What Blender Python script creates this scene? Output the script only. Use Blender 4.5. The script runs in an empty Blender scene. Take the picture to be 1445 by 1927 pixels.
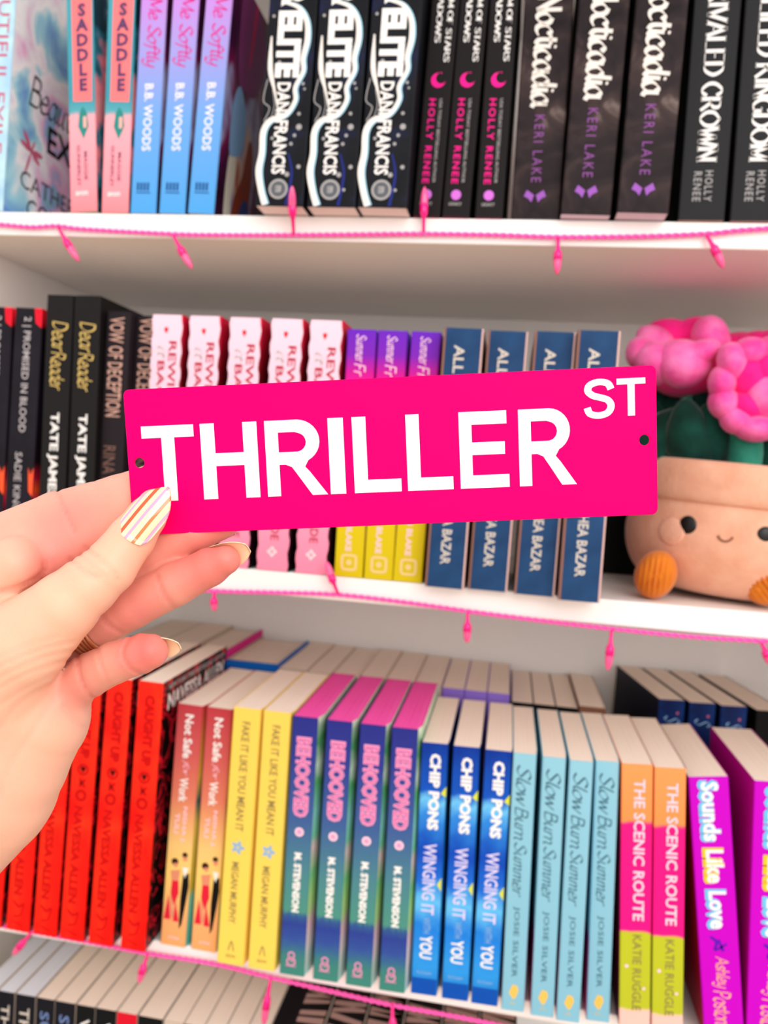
import bpy, bmesh, math, random
import numpy as np
from mathutils import Matrix, Vector
random.seed(7)

# ------------------------------------------------------------------ camera, world, light, exposure
F_PX, CX, CY = 1500.0, 722.5, 963.5          # focal length and centre of the 1445 x 1927 frame
ZC = 1.40                                    # height of the camera above the floor
DIST = 0.655                                 # camera to the front edge of the shelves
_vp = np.array([960 - CX, 903 - CY, F_PX]); _s = 0.072
_d = _vp / np.linalg.norm(_vp)
_h = np.array([1, _s, -(_vp[0] + _vp[1] * _s) / F_PX]); _h /= np.linalg.norm(_h)
_v = np.cross(_d, _h)
RC = np.stack([_h, _d, -_v], 1)              # world axes seen in camera axes (right, down, forward)
CAM = np.array([0.0, -DIST, ZC])

sc = bpy.context.scene
col = sc.collection
cam = bpy.data.cameras.new('camera'); cam_o = bpy.data.objects.new('camera', cam); col.objects.link(cam_o)
cam.sensor_fit = 'VERTICAL'; cam.sensor_height = 36.0; cam.lens = F_PX / 1927.0 * 36.0
cam.clip_start = 0.01
_cw = np.stack([RC.T[:, 0], -RC.T[:, 1], -RC.T[:, 2]], 1)
_m = Matrix.Identity(4)
for i in range(3):
    for j in range(3): _m[i][j] = _cw[i, j]
    _m[i][3] = CAM[i]
cam_o.matrix_world = _m
cam.dof.use_dof = True; cam.dof.focus_distance = 0.302; cam.dof.aperture_fstop = 11.5
sc.camera = cam_o

world = bpy.data.worlds.new('room_light'); sc.world = world; world.use_nodes = True
bgn = world.node_tree.nodes['Background']
bgn.inputs[0].default_value = (1.0, 0.97, 0.945, 1); bgn.inputs[1].default_value = 1.18

lamp = bpy.data.lights.new('window_daylight', 'AREA'); lamp.shape = 'RECTANGLE'; lamp.size = 1.8; lamp.size_y = 1.6
lamp.energy = 34.0; lamp.color = (1.0, 0.965, 0.93)
lamp_o = bpy.data.objects.new('window_daylight', lamp); col.objects.link(lamp_o)
lamp_o.location = (0.9, -2.2, 2.25)
lamp_o.rotation_euler = (Vector((-0.05, 0, 1.25)) - lamp_o.location).to_track_quat('-Z', 'Y').to_euler()

sc.view_settings.view_transform = 'Standard'; sc.view_settings.look = 'None'
sc.view_settings.gamma = 1.0; sc.view_settings.use_curve_mapping = False
sc.view_settings.exposure = 0.02

# ------------------------------------------------------------------ helpers
def at(px, py, Y=0.0):
    """point of the world plane y = Y seen at a place in the photograph"""
    r = RC.T @ np.array([(px - CX) / F_PX, (py - CY) / F_PX, 1.0])
    return CAM + r * ((Y - CAM[1]) / r[1])
def at_z(px, py, Z):
    r = RC.T @ np.array([(px - CX) / F_PX, (py - CY) / F_PX, 1.0])
    return CAM + r * ((Z - CAM[2]) / r[2])
def at_depth(px, py, depth):
    return CAM + RC.T @ np.array([(px - CX) / F_PX * depth, (py - CY) / F_PX * depth, depth])

def hexc(s):
    s = s.lstrip('#'); o = []
    for i in (0, 2, 4):
        v = int(s[i:i + 2], 16) / 255
        o.append(v / 12.92 if v <= .04045 else ((v + .055) / 1.055) ** 2.4)
    return (*o, 1.0)

def new_mat(name, rough=.5, spec=.12):
    m = bpy.data.materials.new(name); m.use_nodes = True
    b = m.node_tree.nodes['Principled BSDF']
    b.inputs['Roughness'].default_value = rough
    b.inputs['Specular IOR Level'].default_value = spec
    return m, m.node_tree, b
def N(nt, t, **kw):
    n = nt.nodes.new(t)
    for k, v in kw.items(): setattr(n, k, v)
    return n
_mats = {}
def flat(name, c, rough=.5, spec=.12, grain=0.0, metal=0.0):
    if name in _mats: return _mats[name]
    m, nt, b = new_mat(name, rough, spec)
    b.inputs['Metallic'].default_value = metal
    c = hexc(c) if isinstance(c, str) else c
    if grain:
        tc = N(nt, 'ShaderNodeTexCoord'); nz = N(nt, 'ShaderNodeTexNoise'); nz.inputs['Scale'].default_value = 120
        nz.inputs['Detail'].default_value = 4
        nt.links.new(tc.outputs['Object'], nz.inputs['Vector'])
        mx = N(nt, 'ShaderNodeMix', data_type='RGBA')
        mx.inputs['A'].default_value = tuple(x * (1 - grain) for x in c[:3]) + (1,)
        mx.inputs['B'].default_value = tuple(min(1, x * (1 + grain)) for x in c[:3]) + (1,)
        nt.links.new(nz.outputs['Fac'], mx.inputs['Factor']); nt.links.new(mx.outputs['Result'], b.inputs['Base Color'])
    else:
        b.inputs['Base Color'].default_value = c
    _mats[name] = m
    return m
def ramp(nt, stops):
    r = N(nt, 'ShaderNodeValToRGB'); cr = r.color_ramp
    while len(cr.elements) < len(stops): cr.elements.new(0.5)
    for e, (p, c) in zip(cr.elements, stops):
        e.position = p; e.color = hexc(c) if isinstance(c, str) else c
    return r
def grad(name, stops, h, rough=.45, wob=0.0, scale=30, xs=1.0):
    """printed colour run from the foot (0) to the head (1) of a spine of height h, with an uneven edge"""
    m, nt, b = new_mat(name, rough)
    tc = N(nt, 'ShaderNodeTexCoord'); sx = N(nt, 'ShaderNodeSeparateXYZ')
    nt.links.new(tc.outputs['Object'], sx.inputs[0])
    mu = N(nt, 'ShaderNodeMath', operation='MULTIPLY'); mu.inputs[1].default_value = 1 / h
    nt.links.new(sx.outputs['Z'], mu.inputs[0]); out = mu.outputs[0]
    if wob:
        mp = N(nt, 'ShaderNodeMapping'); mp.inputs['Scale'].default_value = (xs, 1, 1)
        nt.links.new(tc.outputs['Object'], mp.inputs[0])
        nz = N(nt, 'ShaderNodeTexNoise'); nz.inputs['Scale'].default_value = scale; nz.inputs['Detail'].default_value = 3
        nt.links.new(mp.outputs[0], nz.inputs['Vector'])
        s = N(nt, 'ShaderNodeMath', operation='MULTIPLY_ADD'); s.inputs[1].default_value = wob
        nt.links.new(nz.outputs['Fac'], s.inputs[0])
        a = N(nt, 'ShaderNodeMath', operation='SUBTRACT'); a.inputs[1].default_value = wob * .5
        nt.links.new(out, s.inputs[2]); nt.links.new(s.outputs[0], a.inputs[0]); out = a.outputs[0]
    r = ramp(nt, stops); nt.links.new(out, r.inputs[0]); nt.links.new(r.outputs[0], b.inputs['Base Color'])
    return m
def blotch(name, stops, scale=25, detail=4, stretch=(1, 1, 1), rough=.45, dist=0.0):
    m, nt, b = new_mat(name, rough)
    tc = N(nt, 'ShaderNodeTexCoord'); mp = N(nt, 'ShaderNodeMapping'); mp.inputs['Scale'].default_value = stretch
    nz = N(nt, 'ShaderNodeTexNoise'); nz.inputs['Scale'].default_value = scale; nz.inputs['Detail'].default_value = detail
    nz.inputs['Distortion'].default_value = dist
    nt.links.new(tc.outputs['Object'], mp.inputs[0]); nt.links.new(mp.outputs[0], nz.inputs['Vector'])
    r = ramp(nt, stops); nt.links.new(nz.outputs['Fac'], r.inputs[0]); nt.links.new(r.outputs[0], b.inputs['Base Color'])
    return m
def paper(name, c1, c2):
    """edges of many pages: fine lines along the block"""
    m, nt, b = new_mat(name, .85, .1)
    tc = N(nt, 'ShaderNodeTexCoord'); mp = N(nt, 'ShaderNodeMapping'); mp.inputs['Scale'].default_value = (1800, 6, 1)
    nz = N(nt, 'ShaderNodeTexNoise'); nz.inputs['Scale'].default_value = 1.0; nz.inputs['Detail'].default_value = 3
    nt.links.new(tc.outputs['Object'], mp.inputs[0]); nt.links.new(mp.outputs[0], nz.inputs['Vector'])
    r = ramp(nt, [(.3, c1), (.7, c2)]); nt.links.new(nz.outputs['Fac'], r.inputs[0]); nt.links.new(r.outputs[0], b.inputs['Base Color'])
    bp = N(nt, 'ShaderNodeBump'); bp.inputs['Strength'].default_value = .15; bp.inputs['Distance'].default_value = .0005
    nt.links.new(nz.outputs['Fac'], bp.inputs['Height']); nt.links.new(bp.outputs[0], b.inputs['Normal'])
    return m

def mesh_of(name, verts, faces, mats=(), idx=None, smooth=False):
    me = bpy.data.meshes.new(name); me.from_pydata([tuple(map(float, v)) for v in verts], [], faces)
    for m in mats: me.materials.append(m)
    if idx is not None: me.polygons.foreach_set('material_index', idx)
    if smooth: me.polygons.foreach_set('use_smooth', [True] * len(me.polygons))
    me.update(); return me
def link(name, me, parent=None):
    o = bpy.data.objects.new(name, me); col.objects.link(o)
    if parent is not None: o.parent = parent
    return o
def thing(name, label, cat, loc=(0, 0, 0), rot=(0, 0, 0), group=None):
    o = bpy.data.objects.new(name, None); col.objects.link(o); o.empty_display_size = .02
    o.location = loc; o.rotation_euler = rot; o['label'] = label; o['category'] = cat
    if group: o['group'] = group
    return o
def box_geo(x0, x1, y0, y1, z0, z1, base=0):
    v = [(x0, y0, z0), (x1, y0, z0), (x1, y1, z0), (x0, y1, z0), (x0, y0, z1), (x1, y0, z1), (x1, y1, z1), (x0, y1, z1)]
    f = [(0, 3, 2, 1), (4, 5, 6, 7), (0, 1, 5, 4), (1, 2, 6, 5), (2, 3, 7, 6), (3, 0, 4, 7)]
    return v, [tuple(i + base for i in q) for q in f]
def bevel_box(name, x0, x1, y0, y1, z0, z1, mat, bw=.001, seg=2):
    v, f = box_geo(x0, x1, y0, y1, z0, z1); me = mesh_of(name, v, f, [mat])
    bm = bmesh.new(); bm.from_mesh(me)
    bmesh.ops.bevel(bm, geom=bm.edges[:], offset=bw, segments=seg, affect='EDGES', profile=.5)
    bm.to_mesh(me); bm.free(); me.update(); return me
def catmull(pts, n=5, closed=False):
    P = [np.array(p, float) for p in pts]; L = len(P); out = []
    if L == 2 and not closed:
        return [P[0] + (P[1] - P[0]) * t for t in np.linspace(0, 1, 3)]
    R_ = L if closed else L - 1
    for i in range(R_):
        g = (lambda k: P[k % L]) if closed else (lambda k: P[min(max(k, 0), L - 1)])
        a, b, c, d = g(i - 1), g(i), g(i + 1), g(i + 2)
        for k in range(n):
            t = k / n
            out.append(.5 * ((2 * b) + (-a + c) * t + (2 * a - 5 * b + 4 * c - d) * t * t + (-a + 3 * b - 3 * c + d) * t ** 3))
    if not closed: out.append(P[-1])
    return out
def tube_geo(path, rad, seg=8, base=0, cap=True):
    P = [np.array(p, float) for p in path]; n = len(P)
    rad = [rad] * n if np.isscalar(rad) else list(rad)
    v, f = [], []; up = np.array([.13, .31, .94])
    for i in range(n):
        t = P[min(i + 1, n - 1)] - P[max(i - 1, 0)]; t = t / (np.linalg.norm(t) + 1e-12)
        a = np.cross(t, up); la = np.linalg.norm(a)
        if la < 1e-3: a = np.cross(t, np.array([1., 0, 0])); la = np.linalg.norm(a)
        a /= la; b = np.cross(t, a)
        for k in range(seg):
            w = 2 * math.pi * k / seg; v.append(P[i] + rad[i] * (math.cos(w) * a + math.sin(w) * b))
    for i in range(n - 1):
        for k in range(seg):
            k2 = (k + 1) % seg; f.append((base + i * seg + k, base + i * seg + k2, base + (i + 1) * seg + k2, base + (i + 1) * seg + k))
    if cap:
        f.append(tuple(base + k for k in range(seg))[::-1]); f.append(tuple(base + (n - 1) * seg + k for k in range(seg)))
    return v, f
def lathe_geo(prof, seg=48):
    v, f = [], []; n = len(prof)
    for r, z in prof:
        for k in range(seg):
            w = 2 * math.pi * k / seg; v.append((r * math.cos(w), r * math.sin(w), z))
    for i in range(n - 1):
        for k in range(seg):
            k2 = (k + 1) % seg; f.append((i * seg + k, i * seg + k2, (i + 1) * seg + k2, (i + 1) * seg + k))
    f.append(tuple(range(seg))[::-1]); f.append(tuple((n - 1) * seg + k for k in range(seg)))
    return v, f

# ------------------------------------------------------------------ lettering
GL = {  # pen strokes of the hand-drawn letters: x-height 1, capitals 1.6, descender -0.6
 'a': (.9, [[(.7, .8), (.4, 1), (.05, .6), (.1, .1), (.4, 0), (.7, .4)], [(.72, 1), (.7, .2), (.88, .02)]]),
 'b': (.8, [[(.12, 1.6), (.1, .8), (.1, .05)], [(.1, .6), (.4, 1), (.68, .6), (.5, .05), (.1, .05)]]),
 'c': (.75, [[(.65, .85), (.4, 1), (.05, .6), (.1, .1), (.4, 0), (.7, .15)]]),
 'd': (.92, [[(.7, .8), (.4, 1), (.05, .6), (.1, .1), (.4, 0), (.7, .4)], [(.78, 1.6), (.7, .7), (.7, .2), (.88, .02)]]),
 'e': (.78, [[(.08, .5), (.6, .62), (.5, .95), (.3, 1), (.05, .6), (.1, .1), (.4, 0), (.75, .2)]]),
 'f': (.65, [[(.75, 1.4), (.55, 1.6), (.36, 1.3), (.3, .2), (.15, -.5)], [(.02, .95), (.62, .98)]]),
 'g': (.9, [[(.7, .8), (.4, 1), (.05, .6), (.1, .1), (.4, 0), (.7, .4)], [(.72, 1), (.68, -.3), (.4, -.6), (.1, -.4)]]),
 'h': (.82, [[(.15, 1.6), (.1, .8), (.1, 0)], [(.1, .5), (.35, 1), (.6, .85), (.6, .15), (.78, .02)]]),
 'i': (.36, [[(.15, 1), (.12, .2), (.32, .02)], [(.17, 1.32), (.2, 1.4)]]),
 'k': (.75, [[(.12, 1.6), (.1, 0)], [(.62, 1), (.14, .5)], [(.25, .6), (.7, 0)]]),
 'l': (.36, [[(.17, 1.6), (.1, .3), (.32, .02)]]),
 'm': (1.15, [[(.1, 1), (.1, 0)], [(.1, .6), (.32, 1), (.5, .8), (.5, 0)], [(.5, .6), (.72, 1), (.9, .8), (.9, .15), (1.08, .02)]]),
 'n': (.8, [[(.1, 1), (.1, 0)], [(.1, .6), (.35, 1), (.58, .8), (.58, .15), (.76, .02)]]),
 'o': (.78, [[(.4, 1), (.05, .6), (.1, .1), (.4, 0), (.7, .4), (.65, .85), (.4, 1)]]),
 'r': (.58, [[(.1, 1), (.1, 0)], [(.1, .6), (.3, .95), (.55, 1)]]),
 's': (.66, [[(.6, .85), (.35, 1), (.1, .78), (.35, .52), (.58, .25), (.35, 0), (.05, .15)]]),
 't': (.56, [[(.3, 1.4), (.25, .3), (.48, .02)], [(.02, 1), (.56, 1.02)]]),
 'u': (.85, [[(.1, 1), (.1, .3), (.3, 0), (.6, .4)], [(.64, 1), (.6, .2), (.8, .02)]]),
 'v': (.68, [[(.04, 1), (.3, 0)], [(.3, 0), (.62, 1)]]),
 'w': (1.05, [[(.05, 1), (.25, 0)], [(.25, 0), (.5, .9)], [(.5, .9), (.72, 0)], [(.72, 0), (1, 1)]]),
 'y': (.82, [[(.1, 1), (.12, .35), (.35, .05), (.62, .5)], [(.68, 1), (.6, -.2), (.35, -.6), (.05, -.4)]]),
 'A': (1.2, [[(.05, 0), (.55, 1.6)], [(.55, 1.6), (1.1, 0)], [(.25, .55), (.88, .55)]]),
 'B': (1.1, [[(.15, 1.6), (.15, 0)], [(.15, 1.6), (.7, 1.5), (.75, 1.0), (.15, .85)], [(.15, .85), (.9, .8), (.9, .1), (.15, 0)]]),
 'C': (1.15, [[(1, 1.25), (.8, 1.55), (.5, 1.6), (.1, 1.1), (.1, .5), (.5, 0), (.8, .05), (1, .35)]]),
 'D': (1.2, [[(.15, 1.6), (.15, 0)], [(.15, 1.6), (.7, 1.5), (1.05, .8), (.7, .1), (.15, 0)]]),
 'E': (1.0, [[(.15, 1.6), (.15, 0)], [(.15, 1.6), (.88, 1.6)], [(.15, .82), (.7, .82)], [(.15, 0), (.9, 0)]]),
 'G': (1.2, [[(1, 1.25), (.8, 1.55), (.5, 1.6), (.1, 1.1), (.1, .5), (.5, 0), (.95, .1)], [(1.0, .7), (1.0, .1)], [(.7, .7), (1.1, .7)]]),
 'I': (.45, [[(.22, 1.6), (.22, 0)]]),
 'K': (1.2, [[(.15, 1.6), (.15, 0)], [(1.0, 1.6), (.2, .7)], [(.4, .95), (1.1, 0)]]),
 'L': (.98, [[(.15, 1.6), (.15, 0)], [(.15, 0), (.88, 0)]]),
 'M': (1.4, [[(.15, 1.6), (.15, 0)], [(.15, 1.6), (.68, .2)], [(.68, .2), (1.2, 1.6)], [(1.2, 1.6), (1.2, 0)]]),
 'N': (1.2, [[(.15, 1.6), (.15, 0)], [(.15, 1.6), (1.0, 0)], [(1.0, 1.6), (1.0, 0)]]),
 'O': (1.3, [[(.62, 1.6), (.12, 1.15), (.12, .45), (.62, 0), (1.12, .45), (1.12, 1.15), (.62, 1.6)]]),
 'P': (1.0, [[(.15, 1.6), (.15, 0)], [(.15, 1.6), (.75, 1.5), (.85, 1.05), (.5, .75), (.15, .75)]]),
 'R': (1.15, [[(.15, 1.6), (.15, 0)], [(.15, 1.6), (.75, 1.5), (.82, 1.05), (.5, .8), (.15, .8)], [(.45, .8), (1.05, 0)]]),
 'S': (1.0, [[(.9, 1.35), (.55, 1.6), (.15, 1.3), (.5, .85), (.88, .4), (.5, 0), (.05, .25)]]),
 'T': (1.05, [[(.5, 1.6), (.5, 0)], [(.05, 1.6), (.98, 1.6)]]),
 'U': (1.2, [[(.15, 1.6), (.15, .5), (.35, .05), (.6, 0), (.85, .05), (1.05, .5), (1.05, 1.6)]]),
 'V': (1.15, [[(.05, 1.6), (.55, 0)], [(.55, 0), (1.05, 1.6)]]),
 'W': (1.6, [[(.05, 1.6), (.42, 0)], [(.42, 0), (.78, 1.4)], [(.78, 1.4), (1.15, 0)], [(1.15, 0), (1.52, 1.6)]]),
 'F': (.95, [[(.15, 1.6), (.15, 0)], [(.15, 1.6), (.85, 1.6)], [(.15, .82), (.65, .82)]]),
 'H': (1.2, [[(.15, 1.6), (.15, 0)], [(1.0, 1.6), (1.0, 0)], [(.15, .82), (1.0, .82)]]),
 'Y': (1.1, [[(.05, 1.6), (.5, .75)], [(1, 1.6), (.5, .75)], [(.5, .75), (.5, 0)]]),
 ' ': (.5, []),
}
PEN = {'script': (math.radians(55), .05, .17, .22), 'black': (math.radians(40), .07, .34, .0), 'serif': (0.0, .07, .3, .0),
       'brush': (math.radians(60), .07, .20, .15)}
def pen_text(text, style):
    nib, thin, thick, shear = PEN[style]
    nv = np.array([math.cos(nib), math.sin(nib)]); V, Fc = [], []; x = 0.0
    for ch in text:
        adv, strokes = GL.get(ch, GL['n']); strokes = list(strokes)
        if style == 'serif':
            for s in list(strokes):
                if len(s) == 2 and abs(s[0][0] - s[1][0]) < .6 and abs(s[0][1] - s[1][1]) > .6:
                    for q in s:
                        if q[1] in (0, 1.6): strokes.append([(q[0] - .2, q[1]), (q[0] + .2, q[1])])
        for s in strokes:
            P = catmull(s, 4); b = len(V)
            for i, p in enumerate(P):
                t = P[min(i + 1, len(P) - 1)] - P[max(i - 1, 0)]; t = t / (np.linalg.norm(t) + 1e-9)
                w = (thin + (thick - thin) * abs(t[0] * nv[1] - t[1] * nv[0])) / 2
                n = np.array([-t[1], t[0]])
                if i in (0, len(P) - 1): p = p + t * (w * .35 if i else -w * .35)
                for sgn in (1, -1):
                    q = p + n * w * sgn; V.append((x + q[0] + shear * q[1], q[1]))
            for i in range(len(P) - 1): Fc.append((b + 2 * i, b + 2 * i + 1, b + 2 * i + 3, b + 2 * i + 2))
        x += adv
    return np.array(V), Fc
_tx = {}
def text_geo(text, style='sans', bold=0.0, space=1.0, line=1.0):
    key = (text, style, bold, space, line)
    if key in _tx: return _tx[key]
    if style in PEN:
        V, Fc = pen_text(text, style)
    else:
        cu = bpy.data.curves.new('t', 'FONT'); cu.body = text; cu.resolution_u = 2; cu.offset = bold
        cu.space_character = space; cu.space_line = line; cu.align_x = 'CENTER'
        if style == 'slant': cu.shear = .25
        o = bpy.data.objects.new('t', cu); me = bpy.data.meshes.new_from_object(o)
        V = np.array([v.co[:2] for v in me.vertices]); Fc = [tuple(p.vertices) for p in me.polygons]
        bpy.data.objects.remove(o); bpy.data.meshes.remove(me); bpy.data.curves.remove(cu)
    lo, hi = V.min(0), V.max(0); V = (V - lo) / (hi - lo)
    _tx[key] = (V, Fc); return _tx[key]
def spine_text(text, z_top, z_bot, xc, hgt, mat, style='sans', bold=0.0, dy=.00018, space=1.0, name='title_lettering', line=1.0):
    """reads from the head of the spine to its foot"""
    V, Fc = text_geo(text, style, bold, space, line)
    v = [(xc + (b - .5) * hgt, -dy, z_top - a * (z_top - z_bot)) for a, b in V]
    return name, mesh_of(name, v, Fc, [mat])
def flat_text(text, x0, x1, z0, z1, mat, style='sans', bold=0.0, dy=.00018, name='title_lettering', line=1.0):
    V, Fc = text_geo(text, style, bold, 1.0, line)
    return name, mesh_of(name, [(x0 + a * (x1 - x0), -dy, z0 + b * (z1 - z0)) for a, b in V], Fc, [mat])
def poly_print(name, polys, mat, dy=.00015):
    V, Fc = [], []
    for p in polys:
        Fc.append(tuple(range(len(V), len(V) + len(p)))); V += [(x, -dy, z) for x, z in p]
    me = mesh_of(name, V, Fc, [mat])
    bm = bmesh.new(); bm.from_mesh(me); bmesh.ops.triangulate(bm, faces=bm.faces[:]); bm.to_mesh(me); bm.free()
    return name, me
def disc(cx, cz, rx, rz=None, n=20): 
    rz = rz or rx
    return [(cx + rx * math.cos(2 * math.pi * k / n), cz + rz * math.sin(2 * math.pi * k / n)) for k in range(n)]
def ribbon_print(name, strokes, mat, dy=.00016):
    """strokes: lists of (x, z, width)"""
    V, Fc = [], []
    for s in strokes:
        P = catmull(s, 5); b = len(V)
        for i, p in enumerate(P):
            t = (P[min(i + 1, len(P) - 1)] - P[max(i - 1, 0)])[:2]; t = t / (np.linalg.norm(t) + 1e-9)
            for g in (1, -1): V.append((p[0] - t[1] * p[2] / 2 * g, -dy, p[1] + t[0] * p[2] / 2 * g))
        for i in range(len(P) - 1): Fc.append((b + 2 * i, b + 2 * i + 1, b + 2 * i + 3, b + 2 * i + 2))
    return name, mesh_of(name, V, Fc, [mat])

# ------------------------------------------------------------------ the room and the bookcase
ZA, ZB, ZS, ZD = ZC + .2082, ZC - .0905, ZC - .4300, ZC - .7130      # tops of the four shelf boards in view
white = flat('white_laminate', '#f6f2ee', .45, .3, grain=.01)
wallm = flat('wall_paint', '#e9e4df', .8, .1, grain=.02)
floorm = blotch('oak_floor', [(.3, '#a98664'), (.7, '#c9a983')], 6, 5, (1, 9, 1), .5)
v, f = box_geo(-3, 3, -3.4, .36, -.05, 0); fl = link('floor', mesh_of('floor', v, f, [floorm])); fl['kind'] = 'structure'
v, f = box_geo(-3, 3, .36, .42, 0, 2.6); wl = link('wall_back', mesh_of('wall_back', v, f, [wallm])); wl['kind'] = 'structure'
XL, XR, YB, TH = -.512, .40, .305, .0205
case = thing('bookcase', 'white bookcase whose shelves hold all the books', 'bookcase', (0, 0, 0))
link('side_panel', bevel_box('side_panel', XL - .02, XL, 0, YB + .01, 0, 2.2, white), case)
link('side_panel', bevel_box('side_panel', XR, XR + .02, 0, YB + .01, 0, 2.2, white), case)
link('back_panel', bevel_box('back_panel', XL, XR, YB, YB + .008, .02, 2.19, white, .0005), case)
for z, th in ((.10, TH), (.39, TH), (ZD, TH), (ZS, .0150), (ZB, TH), (ZA, TH), (1.93, TH), (2.2, TH)):
    link('shelf_board', bevel_box('shelf_board', XL + .0002, XR - .0002, 0, YB, z - th, z, white, .0012), case)

# ------------------------------------------------------------------ books
cream = paper('page_edges', '#f4dfcd', '#fdeddf')
pale = paper('white_page_edges', '#e6dcd4', '#f7efe8')
ORD = ['leftmost', 'second from the left', 'third from the left', 'fourth from the left', 'fifth from the left', 'sixth from the left', 'seventh from the left']
def ordinal(i, n):
    if n == 1: return ''
    if n == 2: return ['left one', 'right one'][i]
    if n == 3: return ['leftmost', 'middle one', 'rightmost'][i]
    return 'rightmost' if i == n - 1 else ORD[i]
NUM = ['zero', 'one', 'two', 'three', 'four', 'five', 'six', 'seven', 'eight']

def cover_mesh(w, h, d, mats, c=.0006, r=.0012, fl=0.0):
    """spine and two boards in one folded sheet; mats: spine, front board (right), back board (left)"""
    out = [(0, d), (0, r)] + [(r - r * math.cos(a), r - r * math.sin(a)) for a in (.52, 1.05)] + [(r, 0), (w - r, 0)] + \
          [(w - r + r * math.sin(a), r - r * math.cos(a)) for a in (.52, 1.05)] + [(w, r), (w + fl, r + .012), (w + fl, d)]
    inn = [(c, d), (c, max(r, c)), (c, c), (c, c), (max(r, c), c), (w - max(r, c), c), (w - c, c), (w - c, c), (w - c, max(r, c)), (w + fl - c, r + .012), (w + fl - c, d)]
    n = len(out); V = []
    for z in (0, h):
        V += [(x, y, z) for x, y in out] + [(x, y, z) for x, y in inn]
    Fc, I = [], []
    for i in range(n - 1):
        s = 2 if i < 1 else (1 if i >= n - 3 else 0)
        a, b = i, i + 1; A, B = a + 2 * n, b + 2 * n
        Fc += [(a, b, B, A), (b + n, a + n, A + n, B + n), (A, B, B + n, A + n), (b, a, a + n, b + n)]; I += [s] * 4
    for e in (0, n - 1):
        Fc.append((e, e + n, e + 3 * n, e + 2 * n)); I.append(2 if e == 0 else 1)
    me = mesh_of('cover', V, Fc, mats, I)
    return me
class Kind:
    def __init__(s, desc, w, h, d, spine, front=None, back=None, pages=None, decos=(), hard=False, group=None, fl=0.0):
        s.desc, s.w, s.h, s.d, s.group, s.fl = desc, w, h, d, group, fl
        c = .0026 if hard else .0004
        ins = .003 if hard else .0003
        s.cover = cover_mesh(w, h, d, [spine, front or spine, back or front or spine], c, .0012, fl)
        y0, y1 = c + .0001, d - (.004 if hard else .0008); x0, x1 = c + .00005, w - c - .00005
        foot = [(x0, y0), (x1, y0), (x1 + fl, .0132), (x1 + fl, y1), (x0, y1)]
        vv = [(x, y, zz) for zz in (ins, h - ins) for x, y in foot]
        ff = [(4, 3, 2, 1, 0), (5, 6, 7, 8, 9)] + [(i, (i + 1) % 5, (i + 1) % 5 + 5, i + 5) for i in range(5)]
        s.pages = mesh_of('page_block', vv, ff, [pages or cream]); s.decos = list(decos)
    def put(s, x, y, z, lean=0.0, yaw=0.0, label=''):
        o = thing('book', label, 'book', (x, y, z + .0003 + max(0, (s.w + s.fl) * math.sin(lean))), (0, lean, yaw), s.group or s.desc)
        link('cover', s.cover, o); link('page_block', s.pages, o)
        for nm, me in s.decos: link(nm, me, o)
        return o
def dims(pts, shelf, y=None):
    """place and size of spines from their corners: (foot left, foot right, head left)"""
    out = []
    for bl, br, tl in pts:
        Y = at_z(bl[0], bl[1], shelf)[1] if y is None else y
        Y = min(max(Y, -.03), .045)
        a, b, t = at(*bl, Y), at(*br, Y), at(*tl, Y)
        out.append((a[0], Y, b[0] - a[0], t[2] - shelf, math.atan2(t[0] - a[0], t[2] - a[2])))
    return out
def row(kind, pl, shelf, words, tail):
    """words: plural description; every copy gets a label of its own"""
    n = len(pl); last = head = -9; full_w = kind.w + kind.fl + .0004
    for i, (x, Y, w, h, lean) in enumerate(pl):
        x = max(x, last); lean = max(lean, (head - x) / kind.h)      # neither foot nor head runs into the neighbour
        last, head = x + full_w, x + full_w + lean * kind.h
        lab = f'{ordinal(i, n)} of {NUM[n]} {words} {tail}' if n > 1 else f'{words} {tail}'
        kind.put(x, Y, shelf, lean, 0, lab)
def gap(pl, w, most=.0075): return max(0.0, min(most, min(b[0] - a[0] for a, b in zip(pl[:-1], pl[1:])) - w - .0005))
def mean(pl, k): return float(np.mean([p[k] for p in pl]))
def zf(px, pl, shelf, i=0):
    """height above the shelf of a mark at image row py on the spine of copy i"""
    Y = pl[i][1]
    return lambda py: at(px, py, Y)[2] - shelf

WHT = flat('print_white', '#f4f1ee', .5); BLK = flat('print_black', '#0d0b0c', .5)
TOPB = .20
# ---- top shelf
# watercolour book with its cover in view at the far end
wc = blotch('watercolour_cover', [(.25, '#2f4f9a'), (.36, '#6a9cd8'), (.44, '#9fd8e8'), (.5, '#f4f4f6'), (.56, '#e8e4ee'), (.62, '#e9b4d6'), (.68, '#8fb4de'), (.76, '#7fc08a')], 14, 4, (1, 1, 1), .4, .6)
wsp = blotch('watercolour_spine', [(.3, '#7fb4e0'), (.5, '#bfe3ee'), (.7, '#9ec8ea')], 20, 3)
xw = at(12, 200, 0)[0]
wk = Kind('watercolour book', .034, .229, .15, wsp, wc, group='watercolour paperback on the top shelf')
rosy = flat('print_rose', '#c8607f', .5); grey = flat('print_grey', '#4a4650', .5)
wk.decos.append(spine_text('BEAUTIFUL EXILE', .22, .05, .024, .011, rosy))
def cover_text(text, y0, y1, z0, z1, mat, style, bold=0.0, w=.034, slope=0.0):
    V, Fc = text_geo(text, style, bold)
    return 'cover_lettering', mesh_of('cover_lettering', [(w + .0002, y0 + a * (y1 - y0), z0 + b * (z1 - z0) + slope * a) for a, b in V], Fc, [mat])
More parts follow.
